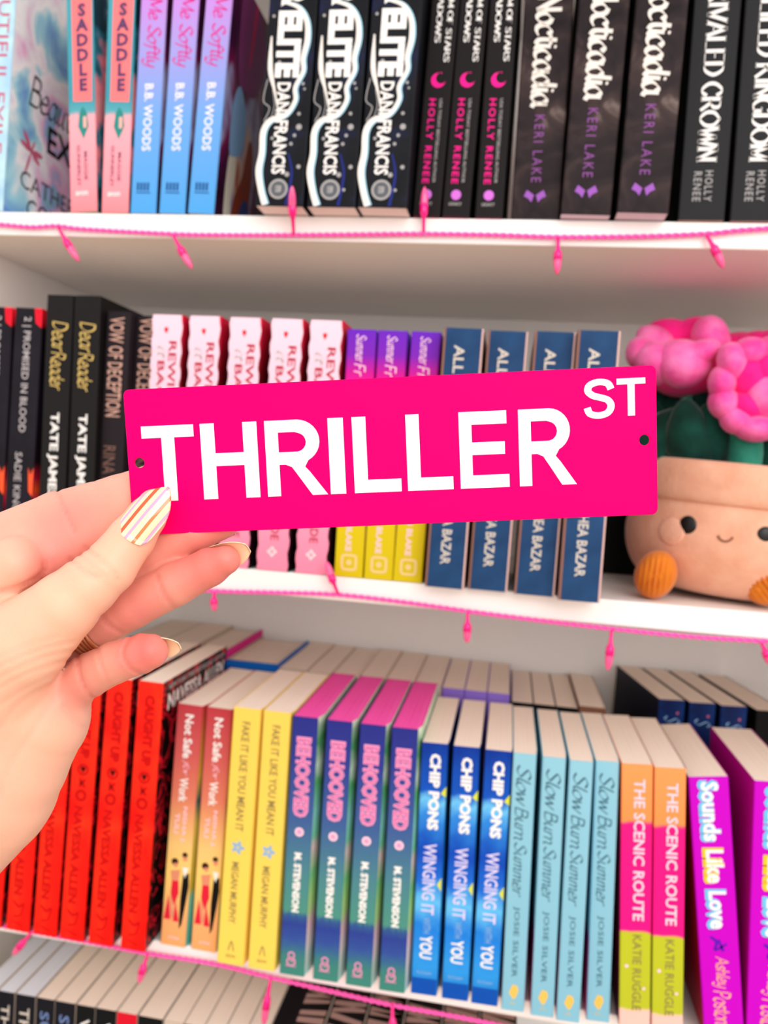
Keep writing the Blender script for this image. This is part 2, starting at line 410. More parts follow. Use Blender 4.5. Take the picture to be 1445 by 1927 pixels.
wk.decos += [cover_text('Beautiful', .028, .135, .098, .135, BLK, 'script'), cover_text('EXILE', .06, .145, .075, .1, BLK, 'sans', .02),
             cover_text('CATHERINE', .022, .15, .030, .046, grey, 'sans'), cover_text('COWLES', .034, .13, .006, .024, grey, 'sans')]
V_, F_ = [], []
for a0, ln, wd in ((2.3, .02, .003), (2.9, .018, .0026), (.1, .018, .003), (-.5, .016, .0026), (1.2, .012, .0015), (-1.9, .026, .0016)):
    dx, dz = math.cos(a0), math.sin(a0); b = len(V_)
    for t, k in ((0, .3), (.4, 1), (.8, .8), (1, .1)):
        for g in (1, -1): V_.append((.0342, .036 + dx * ln * t - dz * wd * k * g, .066 + dz * ln * t + dx * wd * k * g))
    F_ += [(b + 2 * i, b + 2 * i + 1, b + 2 * i + 3, b + 2 * i + 2) for i in range(3)]
wk.decos.append(('dragonfly_print', mesh_of('dragonfly_print', V_, F_, [rosy])))
wk.put(xw - .034, .0, ZA, math.radians(1.5), 0, 'blue and white watercolour book showing its cover at the far end of the top shelf')

# teal and pink pair
pl = dims([((133, 389), (183, 390), (125, 10)), ((191, 391), (241, 392), (203, 10))], ZA, .0)
w = mean(pl, 2); h = .203
teal = grad('teal_pink_spine', [(.0, '#f58a92'), (.1, '#ff9aa5'), (.40, '#ffabb6'), (.42, '#5aa7b4'), (.48, '#3f97aa'), (1, '#4ba3b2')], h, .5, .03, 60)
tealf = blotch('teal_pink_cover', [(.4, '#123b4c'), (.48, '#2f7d92'), (.56, '#ff8d9b'), (.7, '#f7b2ae')], 25, 3)
k = Kind('teal', w, h, .135, teal, tealf, group='teal and pink paperbacks on the top shelf')
z = zf(160, pl, ZA)
plum = flat('print_plum', '#5c3f68', .5); coral = flat('print_coral', '#ff7d80', .5); dteal = flat('print_teal', '#2f8b86', .5)
k.decos += [poly_print('title_panel', [[(w * .2, z(192)), (w * .9, z(194)), (w * .98, h * .99), (w * .2, h * .99)]], coral),
            flat_text('S\nA\nD\nD\nL\nE', w * .34, w * .82, z(174), z(8), plum, 'sans', .05, .0003, line=.9),
            poly_print('ornament', [[(w * .42, z(215)), (w * .55, z(203)), (w * .7, z(215)), (w * .76, z(240)), (w * .56, z(264)), (w * .36, z(240))]], dteal),
            poly_print('ornament', [[(w * .56, z(222)), (w * .68, z(222)), (w * .68, z(243)), (w * .56, z(243))]], flat('print_pinkish', '#f0b5ac'), .0003),
            spine_text('MAGGIE', z(288), z(342), w * .62, w * .13, plum, 'sans', .01, name='author_lettering'),
            spine_text('GUNNERLEY', z(275), z(352), w * .36, w * .13, plum, 'sans', .01, name='author_lettering'),
            flat_text('avon', w * .22, w * .68, z(370), z(362), WHT, 'sans', .02, name='publisher_mark')]
row(k, pl, ZA, 'teal and pink books', 'with stacked plum capitals')

# lilac to blue trio
pl = dims([((245, 394), (294, 395), (265, 2)), ((299, 396), (346, 397), (325, 2)), ((353, 397), (403, 398), (387, 2))], ZA, .0)
w = mean(pl, 2); h = .203
lil = grad('lilac_blue_spine', [(0, '#4fa3e6'), (.4, '#6ea6e8'), (.7, '#a79be0'), (.9, '#c88ae0'), (1, '#d67ee0')], h)
lilf = blotch('dark_figure_cover', [(.3, '#180813'), (.45, '#3b0f33'), (.52, '#6b1846'), (.58, '#8d8fb8'), (.66, '#c9a493'), (.74, '#a8381c')], 14, 3, (1, 1.4, .7), .4)
k = Kind('lilac', w, h, .135, lil, lilf, fl=gap(pl, w), group='lilac to blue paperbacks on the top shelf')
z = zf(330, pl, ZA, 1); mag = flat('print_magenta', '#e0208f', .5); navy = flat('print_navy', '#1c4a86', .5)
k.decos += [spine_text('e Me Softly', z(-30), z(128), w * .5, w * .72, mag, 'brush'),
            spine_text('B.B. WOODS', z(158), z(285), w * .5, w * .34, WHT, 'sans', .015, name='author_lettering'),
            poly_print('publisher_mark', [[(w * (.22 + .13 * i), z(345)), (w * (.3 + .13 * i), z(345)), (w * (.3 + .13 * i), z(360)), (w * (.22 + .13 * i), z(360))] for i in range(4)] + [[(w * .2, z(363)), (w * .75, z(363)), (w * .75, z(365)), (w * .2, z(365))]], navy)]
def side_poly(name, polys, mat, wx, dx=.0002):
    V, Fc = [], []
    for p in polys:
        P = catmull([(a, b_, 0) for a, b_ in p], 4, True); Fc.append(tuple(range(len(V), len(V) + len(P)))); V += [(wx + dx, q[0], min(max(q[1], .0005), .2025)) for q in P]
    me = mesh_of(name, V, Fc, [mat]); bm = bmesh.new(); bm.from_mesh(me); bmesh.ops.triangulate(bm, faces=bm.faces[:]); bm.to_mesh(me); bm.free()
    return name, me
xs_ = w + gap(pl, w)
k.decos += [side_poly('cover_print', [[(.016, .0), (.016, .05), (.028, .075), (.036, .05), (.03, .02), (.034, .0)]], flat('print_parchment', '#d9cfc0'), xs_),
            side_poly('cover_print', [[(.016, .06), (.016, .10), (.03, .12), (.05, .1), (.045, .07), (.03, .06)]], flat('print_cornflower', '#7fa6d0'), xs_, .0003),
            side_poly('cover_print', [[(.035, .0), (.036, .025), (.052, .05), (.062, .085), (.074, .08), (.076, .04), (.07, .0)]], flat('print_rust', '#8a2c12'), xs_, .0003),
            side_poly('cover_print', [[(.05, .0), (.052, .02), (.064, .034), (.076, .025), (.078, .0)]], flat('print_ink_blue', '#16357a'), xs_, .0004),
            side_poly('cover_print', [[(.02, .13), (.02, .2), (.06, .2), (.09, .17), (.07, .13), (.04, .12)]], flat('print_wine', '#7c2a66'), xs_, .0003),
            side_poly('cover_print', [[(.045, .15), (.05, .2), (.056, .2), (.05, .15)]], flat('print_cerise', '#c01858'), xs_, .0004)]
row(k, pl, ZA, 'lilac to sky blue books', 'with magenta script')

# black marbled trio, hanging over the edge of the shelf
pl = dims([((480, 389), (571, 389), (507, 2)), ((577, 390), (667, 391), (601, 2)), ((672, 392), (766, 393), (700, 2))], ZA, -.0214)
w = mean(pl, 2); h = .229
blk = blotch('marbled_black', [(.3, '#07080c'), (.55, '#15171d'), (.72, '#1a2350'), (.78, '#14161c')], 22, 3, rough=.4)
k = Kind('marbled', w, h, .15, blk, flat('charcoal_cover', '#15161b', .45), pages=pale, group='black marbled books on the top shelf')
z = zf(620, pl, ZA, 1)
ice = flat('print_ice', '#9fd3e8', .5); fog = flat('print_fog', '#a5a3a3', .5); vein = flat('print_vein', '#efe9e2', .5); dblue = flat('print_deep_blue', '#1f2a78', .5)
rv = [(.30, 3, .05), (.62, 14, .06), (.80, 40, .07), (.84, 75, .08), (.78, 110, .07), (.80, 135, .06), (.66, 165, .06), (.68, 190, .06), (.5, 218, .07), (.2, 228, .09), (.06, 250, .09), (.06, 290, .09), (.02, 325, .1), (.10, 362, .09), (.2, 388, .1)]
k.decos += [ribbon_print('marble_vein', [[(w * (a + .035), z(b), w * c * 1.15) for a, b, c in rv]], ice, .00012),
            ribbon_print('marble_vein', [[(w * a, z(b), w * c * 1.25) for a, b, c in rv], [(w * .1, z(68), w * .03), (w * .12, z(130), w * .1), (w * .25, z(175), w * .04), (w * .36, z(215), w * .03)]], vein, .0002),
            ribbon_print('marble_vein', [[(w * .08, z(150), w * .02), (w * .02, z(190), w * .02), (w * .16, z(205), w * .02), (w * .06, z(230), w * .02)], [(w * .2, z(170), w * .015), (w * .26, z(200), w * .015), (w * .2, z(225), w * .015)]], fog, .0002),
            ribbon_print('marble_vein', [[(w * .62, z(290), w * .03), (w * .72, z(330), w * .05), (w * .64, z(388), w * .06)]], dblue, .0001),
            spine_text('SILVER', h * .97, z(12), w * .5, w * .5, WHT, 'sans', .05, .0003),
            spine_text('ELITE', z(20), z(147), w * .47, w * .50, WHT, 'sans', .06, .0003),
            spine_text('DANI FRANCIS', z(156), z(330), w * .43, w * .28, WHT, 'sans', .025, .0003, name='author_lettering'),
            poly_print('publisher_mark', [disc(w * .46, z(358), w * .2)], fog, .00025),
            poly_print('publisher_mark', [disc(w * .46, z(358), w * .155)], flat('print_smoke', '#5d6066'), .0003),
            spine_text('m', z(352), z(364), w * .46, w * .12, fog, 'sans', .04, .00035, name='publisher_mark'),
            poly_print('droplet_print', [disc(w * a, z(b), w * .035 * s, None, 10) for a, b, s in ((.82, 158, .9), (.86, 168, .7), (.78, 215, 1), (.80, 240, 1.7), (.72, 256, 1), (.66, 272, 1), (.85, 315, 1.2), (.62, 330, 1.4), (.74, 358, .9), (.26, 262, 1), (.3, 118, 1.1), (.12, 30, .9))], fog, .00025)]
row(k, pl, ZA, 'black books with white marbled veins', 'jutting over the top shelf')

# black trio with pink crescents
pl = dims([((776, 406), (824, 407), (812, 2)), ((831, 407), (886, 408), (862, 2)), ((893, 408), (947, 409), (922, 2))], ZA, -.001)
w = mean(pl, 2); h = .216
k = Kind('crescent', w, h, .14, flat('warm_black_cover', '#181214', .45), flat('black_cover', '#0c0a0b', .45), pages=paper('pink_page_edges', '#d8307c', '#f0509a'), group='crescent books on the top shelf')
z = zf(850, pl, ZA, 1); hot = flat('print_hot_pink', '#ff1793', .5); orchid = flat('print_orchid', '#d070d8', .5)
cres = [(w * .5 + w * .26 * math.cos(a), z(152) + w * .26 * math.sin(a)) for a in np.linspace(.35 * math.pi, 1.9 * math.pi, 16)] + \
       [(w * .6 + w * .2 * math.cos(a), z(148) + w * .2 * math.sin(a)) for a in np.linspace(1.85 * math.pi, .5 * math.pi, 14)]
k.decos += [spine_text('A KINGDOM OF STARS', h * .985, z(118), w * .72, w * .22, WHT, 'serif'),
            spine_text('AND SHADOWS', h * .97, z(82), w * .34, w * .22, WHT, 'serif'),
            poly_print('crescent_print', [cres], hot),
            spine_text('HOLLY RENEE', z(187), z(347), w * .36, w * .24, hot, 'sans', .01, space=1.25, name='author_lettering'),
            spine_text('USA TODAY BESTSELLING AUTHOR', z(187), z(345), w * .66, w * .11, fog, 'sans', .01, name='author_lettering'),
            poly_print('publisher_mark', [disc(w * .45, z(368), w * .18)], orchid),
            flat_text('LEGACY', w * .22, w * .68, z(388), z(382), fog, 'sans', .02, name='publisher_mark')]
row(k, pl, ZA, 'slim black books', 'with pink crescent moons')

# brown-black smoky trio
pl = dims([((961, 412), (1049, 412), (987, 2)), ((1055, 403), (1150, 404), (1090, 2)), ((1162, 398), (1263, 399), (1198, 2))], ZA, None)
pl = [(p[0], yy, *p[2:]) for p, yy in zip(pl, (0.0, -.011, -.017))]
w = .0380; h = .229
smk = blotch('smoky_cover', [(.3, '#140c0e'), (.5, '#281d20'), (.62, '#3d2f2e'), (.72, '#7d6d68')], 34, 6, (1, 1, 1), .45, .8)
k = Kind('smoky', w, h, .152, smk, BLK, pages=paper('lilac_page_edges', '#cdbccb', '#eadfe8'), group='smoky brown-black books on the top shelf')
z = zf(1110, pl, ZA, 1); mauve = flat('print_mauve', '#8a4f96', .5); bone = flat('print_bone', '#e9e2da', .5)
k.decos += [spine_text('Nocticadia', z(-28), z(192), w * .52, w * .56, bone, 'black'),
            spine_text('KERI LAKE', z(205), z(335), w * .47, w * .2, mauve, 'sans', .0, space=1.3, name='author_lettering'),
            poly_print('moth_print', [[(w * .45, z(360)), (w * .3, z(350)), (w * .24, z(362)), (w * .34, z(367)), (w * .4, z(374))], [(w * .49, z(360)), (w * .64, z(350)), (w * .7, z(362)), (w * .6, z(367)), (w * .54, z(374))]], flat('print_violet', '#9a5ab8'))]
row(k, pl, ZA, 'smoky brown-black books', 'with blackletter titles')

# two charcoal books with serif capitals, one black beyond
pl = dims([((1275, 415), (1356, 416), (1306, 2)), ((1373, 417), (1438, 418), (1403, 2))], ZA, -.002)
w = .0345; h = .216
for i, (t1, zz1, lab) in enumerate((('UNRIVALED CROWN', -78, 'charcoal book with white serif capitals, left of its twin, at the top shelf end'),
                                    ('VEILED KINGDOM', -30, 'charcoal book with white serif capitals, right of its twin, cut by the frame'))):
    k = Kind('serif', w, h, .14, flat('charcoal_spine', '#1e1e21', .45), BLK, pages=paper('peach_page_edges', '#d9b7a6', '#efd5c8'), group='charcoal serif books on the top shelf')
    z = zf((1310, 1405)[i], pl, ZA, i)
    k.decos += [spine_text(t1, z(zz1), z(306), w * .52, w * .46, WHT, 'serif'),
                spine_text('HOLLY', z(322), z(380), w * .6, w * .17, fog, 'sans', .01, space=1.2, name='author_lettering'),
                spine_text('RENEE', z(324), z(380), w * .36, w * .17, fog, 'sans', .01, space=1.2, name='author_lettering')]
    k.put(pl[i][0], pl[i][1], ZA, pl[i][4], 0, lab)
k = Kind('black', .034, .216, .14, BLK, group='plain black book')
k.put(at(1443, 418)[0] + .0065, 0, ZA, math.radians(.6), 0, 'plain black book at the cut-off end of the top shelf')

# ---- middle shelf
pl = dims([((-48, 1015), (8, 1015), (-27, 578)), ((5, 1020), (61, 1020), (29, 580))], ZB, .0)
w = .0262; h = .2145
ember = grad('ember_cover', [(0, '#12080f'), (.14, '#2a0a18'), (.2, '#e0185a'), (.25, '#ff5a1e'), (.3, '#c01438'), (.36, '#1b0f18'), (.6, '#17121c'), (.92, '#120c12'), (.94, '#d01028'), (1, '#ff2030')], h, .45, .02, 80)
k = Kind('ember', w, h, .14, blotch('night_spine', [(.3, '#0f0d12'), (.7, '#221d28')], 20, 3), ember, group='black ember books on the middle shelf')
z = zf(50, pl, ZB, 1); silver = flat('print_silver', '#b9b2b4', .4)
def zr(py): return at(50, py, 0)[2] - ZB
k.decos += [poly_print('flame_print', [[(w * .78, h * .94), (w, h * .92), (w, h), (w * .72, h)]], flat('print_scarlet', '#f01830')),
            poly_print('flame_print', [[(w * .8, zr(880)), (w * .9, zr(895)), (w, zr(880)), (w, zr(935)), (w * .85, zr(925))]], flat('print_ember', '#ff5a30')),
            spine_text('2 | PROMISED IN BLOOD', zr(597), zr(815), w * .45, w * .34, silver, 'sans', .01),
            spine_text('SADIE KINCAID', zr(853), zr(1000), w * .42, w * .26, silver, 'sans', .005, name='author_lettering')]
row(k, pl, ZB, 'black books with ember-red corners', 'on the middle shelf')

pl = dims([((74, 930), (124, 930), (89, 555)), ((128, 930), (180, 930), (141, 559))], ZB, -.002)
w = .0248; h = .2265
k = Kind('gold', w, h, .15, flat('soft_black_cover', '#1b1919', .5), flat('soft_black_board', '#161414', .5), group='black books with gold script')
gold = flat('print_gold', '#d9b866', .35, .6, metal=.4)
zr = lambda py: at(115, py, 0)[2] - ZB
k.decos += [spine_text('Dear', zr(606), zr(664), w * .55, w * .62, gold, 'brush'), spine_text('Reader', zr(664), zr(736), w * .52, w * .6, gold, 'brush'),
            spine_text('TATE JAMES', zr(778), zr(938), w * .45, w * .42, WHT, 'sans', .03, name='author_lettering')]
row(k, pl, ZB, 'tall black books with gold script', 'on the middle shelf')

pl = dims([((186, 900), (222, 900), (197, 585)), ((242, 900), (276, 900), (252, 597))], ZB, .0)
w = .0225; h = .2155
rg = flat('print_rose_gold', '#c99b8b', .4, .5, metal=.2)
for i, Y in enumerate((.006, .016)):
    k = Kind('vow', w, h - i * .001, .14, flat('ink_cover', '#231c20', .45), flat('ink_board', '#2a2129', .45), group='rose-gold lettered books')
    zr = lambda py: at(210, py, Y)[2] - ZB
    k.decos += [spine_text('VOW OF DECEPTION', zr(597), zr(785), w * .45, w * .62, rg, 'sans', .015), spine_text('RINA KENT', zr(840), zr(960), w * .4, w * .5, flat('print_dim_rose', '#7a5a50'), 'sans', .0, name='author_lettering')]
    x = at((194, 250)[i], 700, Y)[0]
    k.put(x, Y, ZB, math.radians(.3), 0, ('black book with large rose-gold capitals beside the gold-script books', 'recessed black book with rose-gold capitals beside the pale pink books')[i])

pl = dims([((268, 1060), (335, 1060), (289, 586)), ((338, 1065), (404, 1065), (359, 591)), ((410, 1070), (472, 1070), (435, 595)), ((483, 1074), (547, 1075), (513, 600)), ((556, 1078), (621, 1079), (586, 605))], ZB, .0)
w = .0292; h = .213
pinkg = grad('blush_spine', [(0, '#f58aa8'), (.12, '#f792b0'), (.3, '#f0a4be'), (.55, '#efc0d4'), (1, '#f3d2e2')], h)
drk = grad('crimson_cover', [(0, '#1c0a10'), (.5, '#3a0714'), (.8, '#7c0618'), (1, '#d0143c')], h, .45, .15, 40)
k = Kind('rewind', w - .0014, h, .14, drk, drk, group='pale pink scalloped books')
n = 40; W2 = w - .0014
scal = [(-.0003 + .0007 * math.sin(i * 1.9), h * i / n) for i in range(n + 1)] + [(W2 - .0012 + .0008 * math.sin(i * 1.7), h * i / n) for i in range(n, -1, -1)]
z = zf(600, pl, ZB, 4); ruby = flat('print_ruby', '#b3223f', .5); w = W2
k.decos += [poly_print('spine_panel', [scal], pinkg),
            poly_print('heart_print', [[(w * .45, z(640)), (w * .38, z(632)), (w * .41, z(626)), (w * .45, z(629)), (w * .49, z(626)), (w * .52, z(632))]], flat('print_red', '#e02038'), .0003),
            spine_text('REWIND', z(654), z(800), w * .68, w * .25, ruby, 'sans', .015, .0003), spine_text('it', z(664), z(690), w * .32, w * .28, fog, 'script', dy=.0003),
            spine_text('BACK', z(693), z(800), w * .32, w * .24, ruby, 'sans', .015, .0003),
            spine_text('LIZ TOMFORDE', z(860), z(1024), w * .5, w * .26, ruby, 'sans', .01, .0003, name='author_lettering'),
            ribbon_print('publisher_mark', [[(w * (.45 + .1 * math.cos(a) * (1 + .4 * math.cos(4 * a))), z(1046) + w * .1 * math.sin(a) * (1 + .4 * math.cos(4 * a)), w * .035) for a in np.linspace(0, 2 * math.pi, 17)]], WHT, .0003)]
row(k, pl, ZB, 'pale pink scalloped books', 'behind the sign')

pl = dims([((628, 1088), (680, 1090), (654, 621)), ((684, 1090), (735, 1093), (712, 623)), ((736, 1096), (797, 1101), (772, 625))], ZB, .0)
w = .0243; h = .2065
sun = grad('purple_yellow_spine', [(0, '#d3bd12'), (.28, '#dcc31a'), (.36, '#ef8a3c'), (.5, '#f7309a'), (.72, '#f51aa0'), (.82, '#d0128f'), (.9, '#7d22b4'), (1, '#6a24bf')], h)
sunf = grad('purple_yellow_cover', [(0, '#c9ab12'), (.1, '#e6d23a'), (.2, '#efc8a0'), (.5, '#f7309a'), (.85, '#c41fb0'), (.95, '#7a4ad6'), (1, '#7a4ad6')], h, .45, .08, 50)
k = Kind('sunset', w, h, .137, sun, sunf, sun, fl=gap(pl, w), group='purple to yellow books')
z = zf(740, pl, ZB, 2); blush = flat('print_blush', '#ffd0e2', .5); sand = flat('print_sand', '#e9c98a', .5)
k.decos += [spine_text('Summer', z(632), z(686), w * .5, w * .36, blush, 'brush'), spine_text('Fr', z(688), z(712), w * .5, w * .4, blush, 'brush'),
            spine_text('N BLAKE', z(975), z(1045), w * .45, w * .2, blush, 'sans', .02, name='author_lettering'),
            ribbon_print('publisher_mark', [[(w * (.5 + .24 * a), z(1066) + w * .24 * b, w * .09) for a, b in ((-1, -.7), (-1, .7), (-.7, 1), (.7, 1), (1, .7), (1, -.7), (.7, -1), (-.7, -1), (-1, -.7))]], sand),
            poly_print('publisher_mark', [disc(w * .5, z(1066), w * .1)], sand)]
row(k, pl, ZB, 'purple to yellow books', 'below and above the pink sign')

pl = dims([((799, 1104), (874, 1110), (835, 630)), ((880, 1109), (956, 1117), (918, 633)), ((967, 1118), (1039, 1126), (1006, 634)), ((1050, 1129), (1128, 1136), (1087, 636))], ZB, None)
w = mean(pl, 2); h = .2075
k = Kind('blue', w, h, .14, blotch('denim_blue_spine', [(.3, '#1b3a62'), (.7, '#234a76')], 40, 3, rough=.5), flat('copper_board', '#8a6258', .4, .5), flat('copper_board_back', '#7a564c', .4, .5), hard=True, group='denim blue hardcover books')
z = zf(1085, pl, ZB, 3); ivory = flat('print_ivory', '#cfc6bb', .5)
k.decos += [spine_text('ALL FOR YOU', z(655), z(860), w * .42, w * .27, ivory, 'sans', .02),
            spine_text('THEA BAZAR', z(955), z(1086), w * .47, w * .25, ivory, 'sans', .02, name='author_lettering'),
            poly_print('board_edge', [[(.0001, 0), (.0018, 0), (.0018, h), (.0001, h)]], flat('copper_edge', '#8c6253', .4), .0003),
            poly_print('board_edge', [[(w - .0015, 0), (w - .0001, 0), (w - .0001, h), (w - .0015, h)]], flat('rosy_edge', '#d9b3ac', .4), .0003)]
row(k, pl, ZB, 'denim blue hardcover books', 'behind the sign')
k = Kind('green', .060, .188, .10, flat('bottle_green_cover', '#070d0a', .5), group='dark books behind the plush')
k.put(at(1122, 1050, .196)[0], .196, ZB, 0, 0, 'thick dark green book at the back between the denim blue books and plush')
k = Kind('dark', .03, .228, .05, flat('dark_plum_cover', '#1d1418', .5), group='dark books behind the plush')
k.put(at(1400, 700, .245)[0], .245, ZB, math.radians(-2), 0, 'dark book standing behind the pink plush flowers')

# ---- lower shelf, front row
pl = dims([((-42, 1722), (6, 1728), (-6, 1250)), ((11, 1735), (59, 1744), (46, 1250)), ((62, 1746), (110, 1754), (97, 1250)), ((112, 1759), (160, 1768), (147, 1255)), ((166, 1773), (218, 1783), (203, 1262)), ((226, 1785), (276, 1795), (261, 1275))], ZS, -.0188)
w = .0226; h = .2375
red = blotch('fiery_red_spine', [(.3, '#e81008'), (.45, '#f81a10'), (.6, '#ff3418'), (.75, '#ff4a30')], 26, 4, (1, 1, .5), .45, .6)
redf = blotch('black_red_scrawl_cover', [(.47, '#0d0608'), (.495, '#1a070b'), (.51, '#ff2038'), (.53, '#c01028'), (.55, '#14070b')], 34, 5, (1, 1, 1), .4, 2.2)
k = Kind('red', w, h, .155, red, redf, group='fiery red books on the lower shelf')
z = zf(270, pl, ZS, 5); dred = flat('print_dark_red', '#cc0608', .5); hb = flat('print_black_heart', '#2a0406', .5)
def ring_(cx, cz, r, wd): return [(cx + r * math.cos(a), cz + r * math.sin(a), wd) for a in np.linspace(0, 2 * math.pi, 13)]
k.decos += [spine_text('CAUGHT UP', z(1308), z(1442), w * .52, w * .40, dred, 'sans', .055),
            spine_text('NAVESSA ALLEN', z(1535), z(1722), w * .42, w * .36, dred, 'sans', .035, name='author_lettering'),
            ribbon_print('ornament', [ring_(w * .5, z(1464), w * .2, w * .08), ring_(w * .48, z(1514), w * .18, w * .12)], dred),
            poly_print('heart_print', [[(w * .5, z(1470)), (w * .4, z(1462)), (w * .43, z(1457)), (w * .5, z(1460)), (w * .57, z(1457)), (w * .6, z(1462))], ], hb, .0003),
            ribbon_print('ornament', [[(w * .38, z(1482), w * .1), (w * .62, z(1498), w * .1)], [(w * .62, z(1482), w * .1), (w * .38, z(1498), w * .1)]], dred),
            poly_print('ornament', [disc(w * .45, z(1490), w * .05)], hb, .0003),
            ribbon_print('publisher_mark', [[(w * .25, z(1735), w * .07), (w * .5, z(1745), w * .1), (w * .7, z(1738), w * .07), (w * .6, z(1760), w * .07), (w * .3, z(1765), w * .07)], [(w * .3, z(1775), w * .06), (w * .7, z(1782), w * .06)]], dred)]
V2, F2 = text_geo('NAVESSA ALLEN', 'sans', .03)
def side_text(text, y0, y1, z0, z1, mat, bold=.03):
    V2, F2 = text_geo(text, 'sans', bold)
    return 'cover_lettering', mesh_of('cover_lettering', [(w + .0003, y0 + a * (y1 - y0), z0 + b * (z1 - z0)) for a, b in V2], F2, [mat])
k.decos += [side_text('NAVESSA ALLEN', .012, .148, h - .027, h - .012, WHT), side_text('NEW YORK TIMES BESTSELLING AUTHOR', .012, .148, h - .0085, h - .004, fog),
            side_text('CAUGHT', .02, .14, h - .062, h - .035, flat('print_red', '#e02038'))]
row(k, pl, ZS, 'fiery red books', 'beside the hand')

def px_kind(pts, Y, shelf=ZS):
    pl = dims(pts, shelf, Y); return pl, mean(pl, 2), mean(pl, 3)
pl, w, h = px_kind([((301, 1777), (349, 1781), (334, 1326)), ((359, 1784), (405, 1788), (389, 1330))], -.004)
nsf = grad('sunset_spine', [(0, '#f0a868'), (.12, '#f6ae72'), (.3, '#f7cf72'), (.42, '#f3c77c'), (.62, '#dd7d62'), (.8, '#cc5a58'), (1, '#b93a44')], h)
k = Kind('dance', w, h, .135, nsf, grad('teal_gold_cover', [(0, '#58b3a4'), (.2, '#86c2a8'), (.24, '#c9b23a'), (.5, '#d6c05a'), (.6, '#40696a'), (.7, '#d6b04a'), (1, '#c03a3a')], h, .45, .1, 40), fl=gap(pl, w, .0030), group='sunset books with a dancing pair')
z = zf(325, pl, ZS, 0); skin_p = flat('print_skin', '#e2906f', .5)
k.decos += [spine_text('Not Safe', z(1342), z(1425), w * .52, w * .34, WHT, 'sans', .025), spine_text('for', z(1428), z(1460), w * .5, w * .3, blush, 'script'),
            spine_text('Work', z(1462), z(1508), w * .48, w * .34, WHT, 'sans', .025),
            spine_text('NISHA J.', z(1516), z(1585), w * .6, w * .2, blush, 'sans', .015, name='author_lettering'), spine_text('TULI', z(1530), z(1568), w * .32, w * .18, blush, 'sans', .015, name='author_lettering'),
            poly_print('dancer_print', [[(w * .72, z(1645)), (w * .95, z(1640)), (w * .98, z(1665)), (w * .9, z(1700)), (w * .8, z(1738)), (w * .7, z(1748)), (w * .68, z(1690))]], BLK, .0002),
            poly_print('dancer_print', [disc(w * .74, z(1607), w * .11, None, 10), disc(w * .36, z(1622), w * .14, None, 10)], flat('print_brown_hair', '#3a1c14'), .0002),
            poly_print('dancer_print', [disc(w * .76, z(1614), w * .09, None, 10), disc(w * .4, z(1628), w * .09, None, 10), [(w * .22, z(1640)), (w * .6, z(1636)), (w * .55, z(1660)), (w * .3, z(1662))], [(w * .3, z(1680)), (w * .42, z(1720)), (w * .5, z(1680)), (w * .6, z(1725)), (w * .2, z(1732))]], skin_p, .00026),
            poly_print('dancer_print', [[(w * .3, z(1658)), (w * .56, z(1657)), (w * .6, z(1680)), (w * .44, z(1705)), (w * .28, z(1682))], [(w * .08, z(1732)), (w * .2, z(1685)), (w * .34, z(1732))], [(w * .44, z(1734)), (w * .52, z(1700)), (w * .68, z(1734))]], flat('print_red', '#e02038'), .0003),
            poly_print('dancer_print', [[(w * .68, z(1630)), (w * .92, z(1630)), (w * .8, z(1650))]], WHT, .0003),
            flat_text('ATRIA', w * .3, w * .75, z(1768), z(1763), blush, 'sans', .01, name='publisher_mark')]
row(k, pl, ZS, 'red to amber books', 'showing a dancing couple')

pl, w, h = px_kind([((408, 1806), (458, 1816), (440, 1328)), ((466, 1823), (516, 1831), (496, 1340))], -.016)
yel = flat('butter_yellow_cover', '#f6d25c', .5, grain=.03)
k = Kind('yellow', w, h, .137, yel, yel, fl=gap(pl, w, .0016), group='butter yellow books')
z = zf(435, pl, ZS, 0); olive = flat('print_olive', '#8b7a4a', .5); sky = flat('print_sky', '#8fb6d8', .5)
k.decos += [spine_text('FAKE IT LIKE YOU MEAN IT', z(1356), z(1563), w * .5, w * .3, olive, 'sans', .012),
            poly_print('flower_print', [[(w * .5 + w * (.2 + .07 * math.cos(5 * a)) * math.cos(a), z(1594) + w * (.2 + .07 * math.cos(5 * a)) * math.sin(a)) for a in np.linspace(0, 2 * math.pi, 31)[:-1]]], sky),
            poly_print('flower_print', [disc(w * .5, z(1594), w * .06)], flat('print_straw', '#d9c89a'), .0003),
            spine_text('MEGAN MURPHY', z(1622), z(1738), w * .46, w * .27, olive, 'sans', .012, name='author_lettering'),
            ribbon_print('publisher_mark', [[(w * .4, z(1790), w * .04), (w * .5, z(1772), w * .04), (w * .6, z(1790), w * .04)]], olive),
            flat_text('alcove', w * .32, w * .68, z(1803), z(1795), olive, 'sans', .0, name='publisher_mark')]
row(k, pl, ZS, 'butter yellow books', 'on the lower shelf')

pl, w, h = px_kind([((525, 1837), (570, 1842), (551, 1352)), ((588, 1843), (636, 1848), (615, 1356)), ((650, 1849), (698, 1854), (678, 1360)), ((713, 1856), (762, 1861), (738, 1365))], -.017)
beh = grad('navy_teal_spine', [(0, '#3f8577'), (.07, '#3d7f7a'), (.14, '#34519a'), (.2, '#2c3f92'), (.235, '#33568f'), (.25, '#4c9080'), (.4, '#4b838c'), (.6, '#3f5f96'), (.85, '#303a8e'), (1, '#2a2f86')], h, .5, .05, 110, 5)
behf = grad('garden_cover', [(0, '#9fd6d6'), (.1, '#e9ded8'), (.2, '#f2c9ca'), (.3, '#b4e08a'), (.4, '#7fcf8a'), (.48, '#f0d0cc'), (.55, '#7fd6a8'), (.62, '#8fdcd0'), (.75, '#57b86a'), (.82, '#d9f0d6'), (.9, '#3f9f58'), (1, '#dbe8d0')], h, .45, .18, 45)
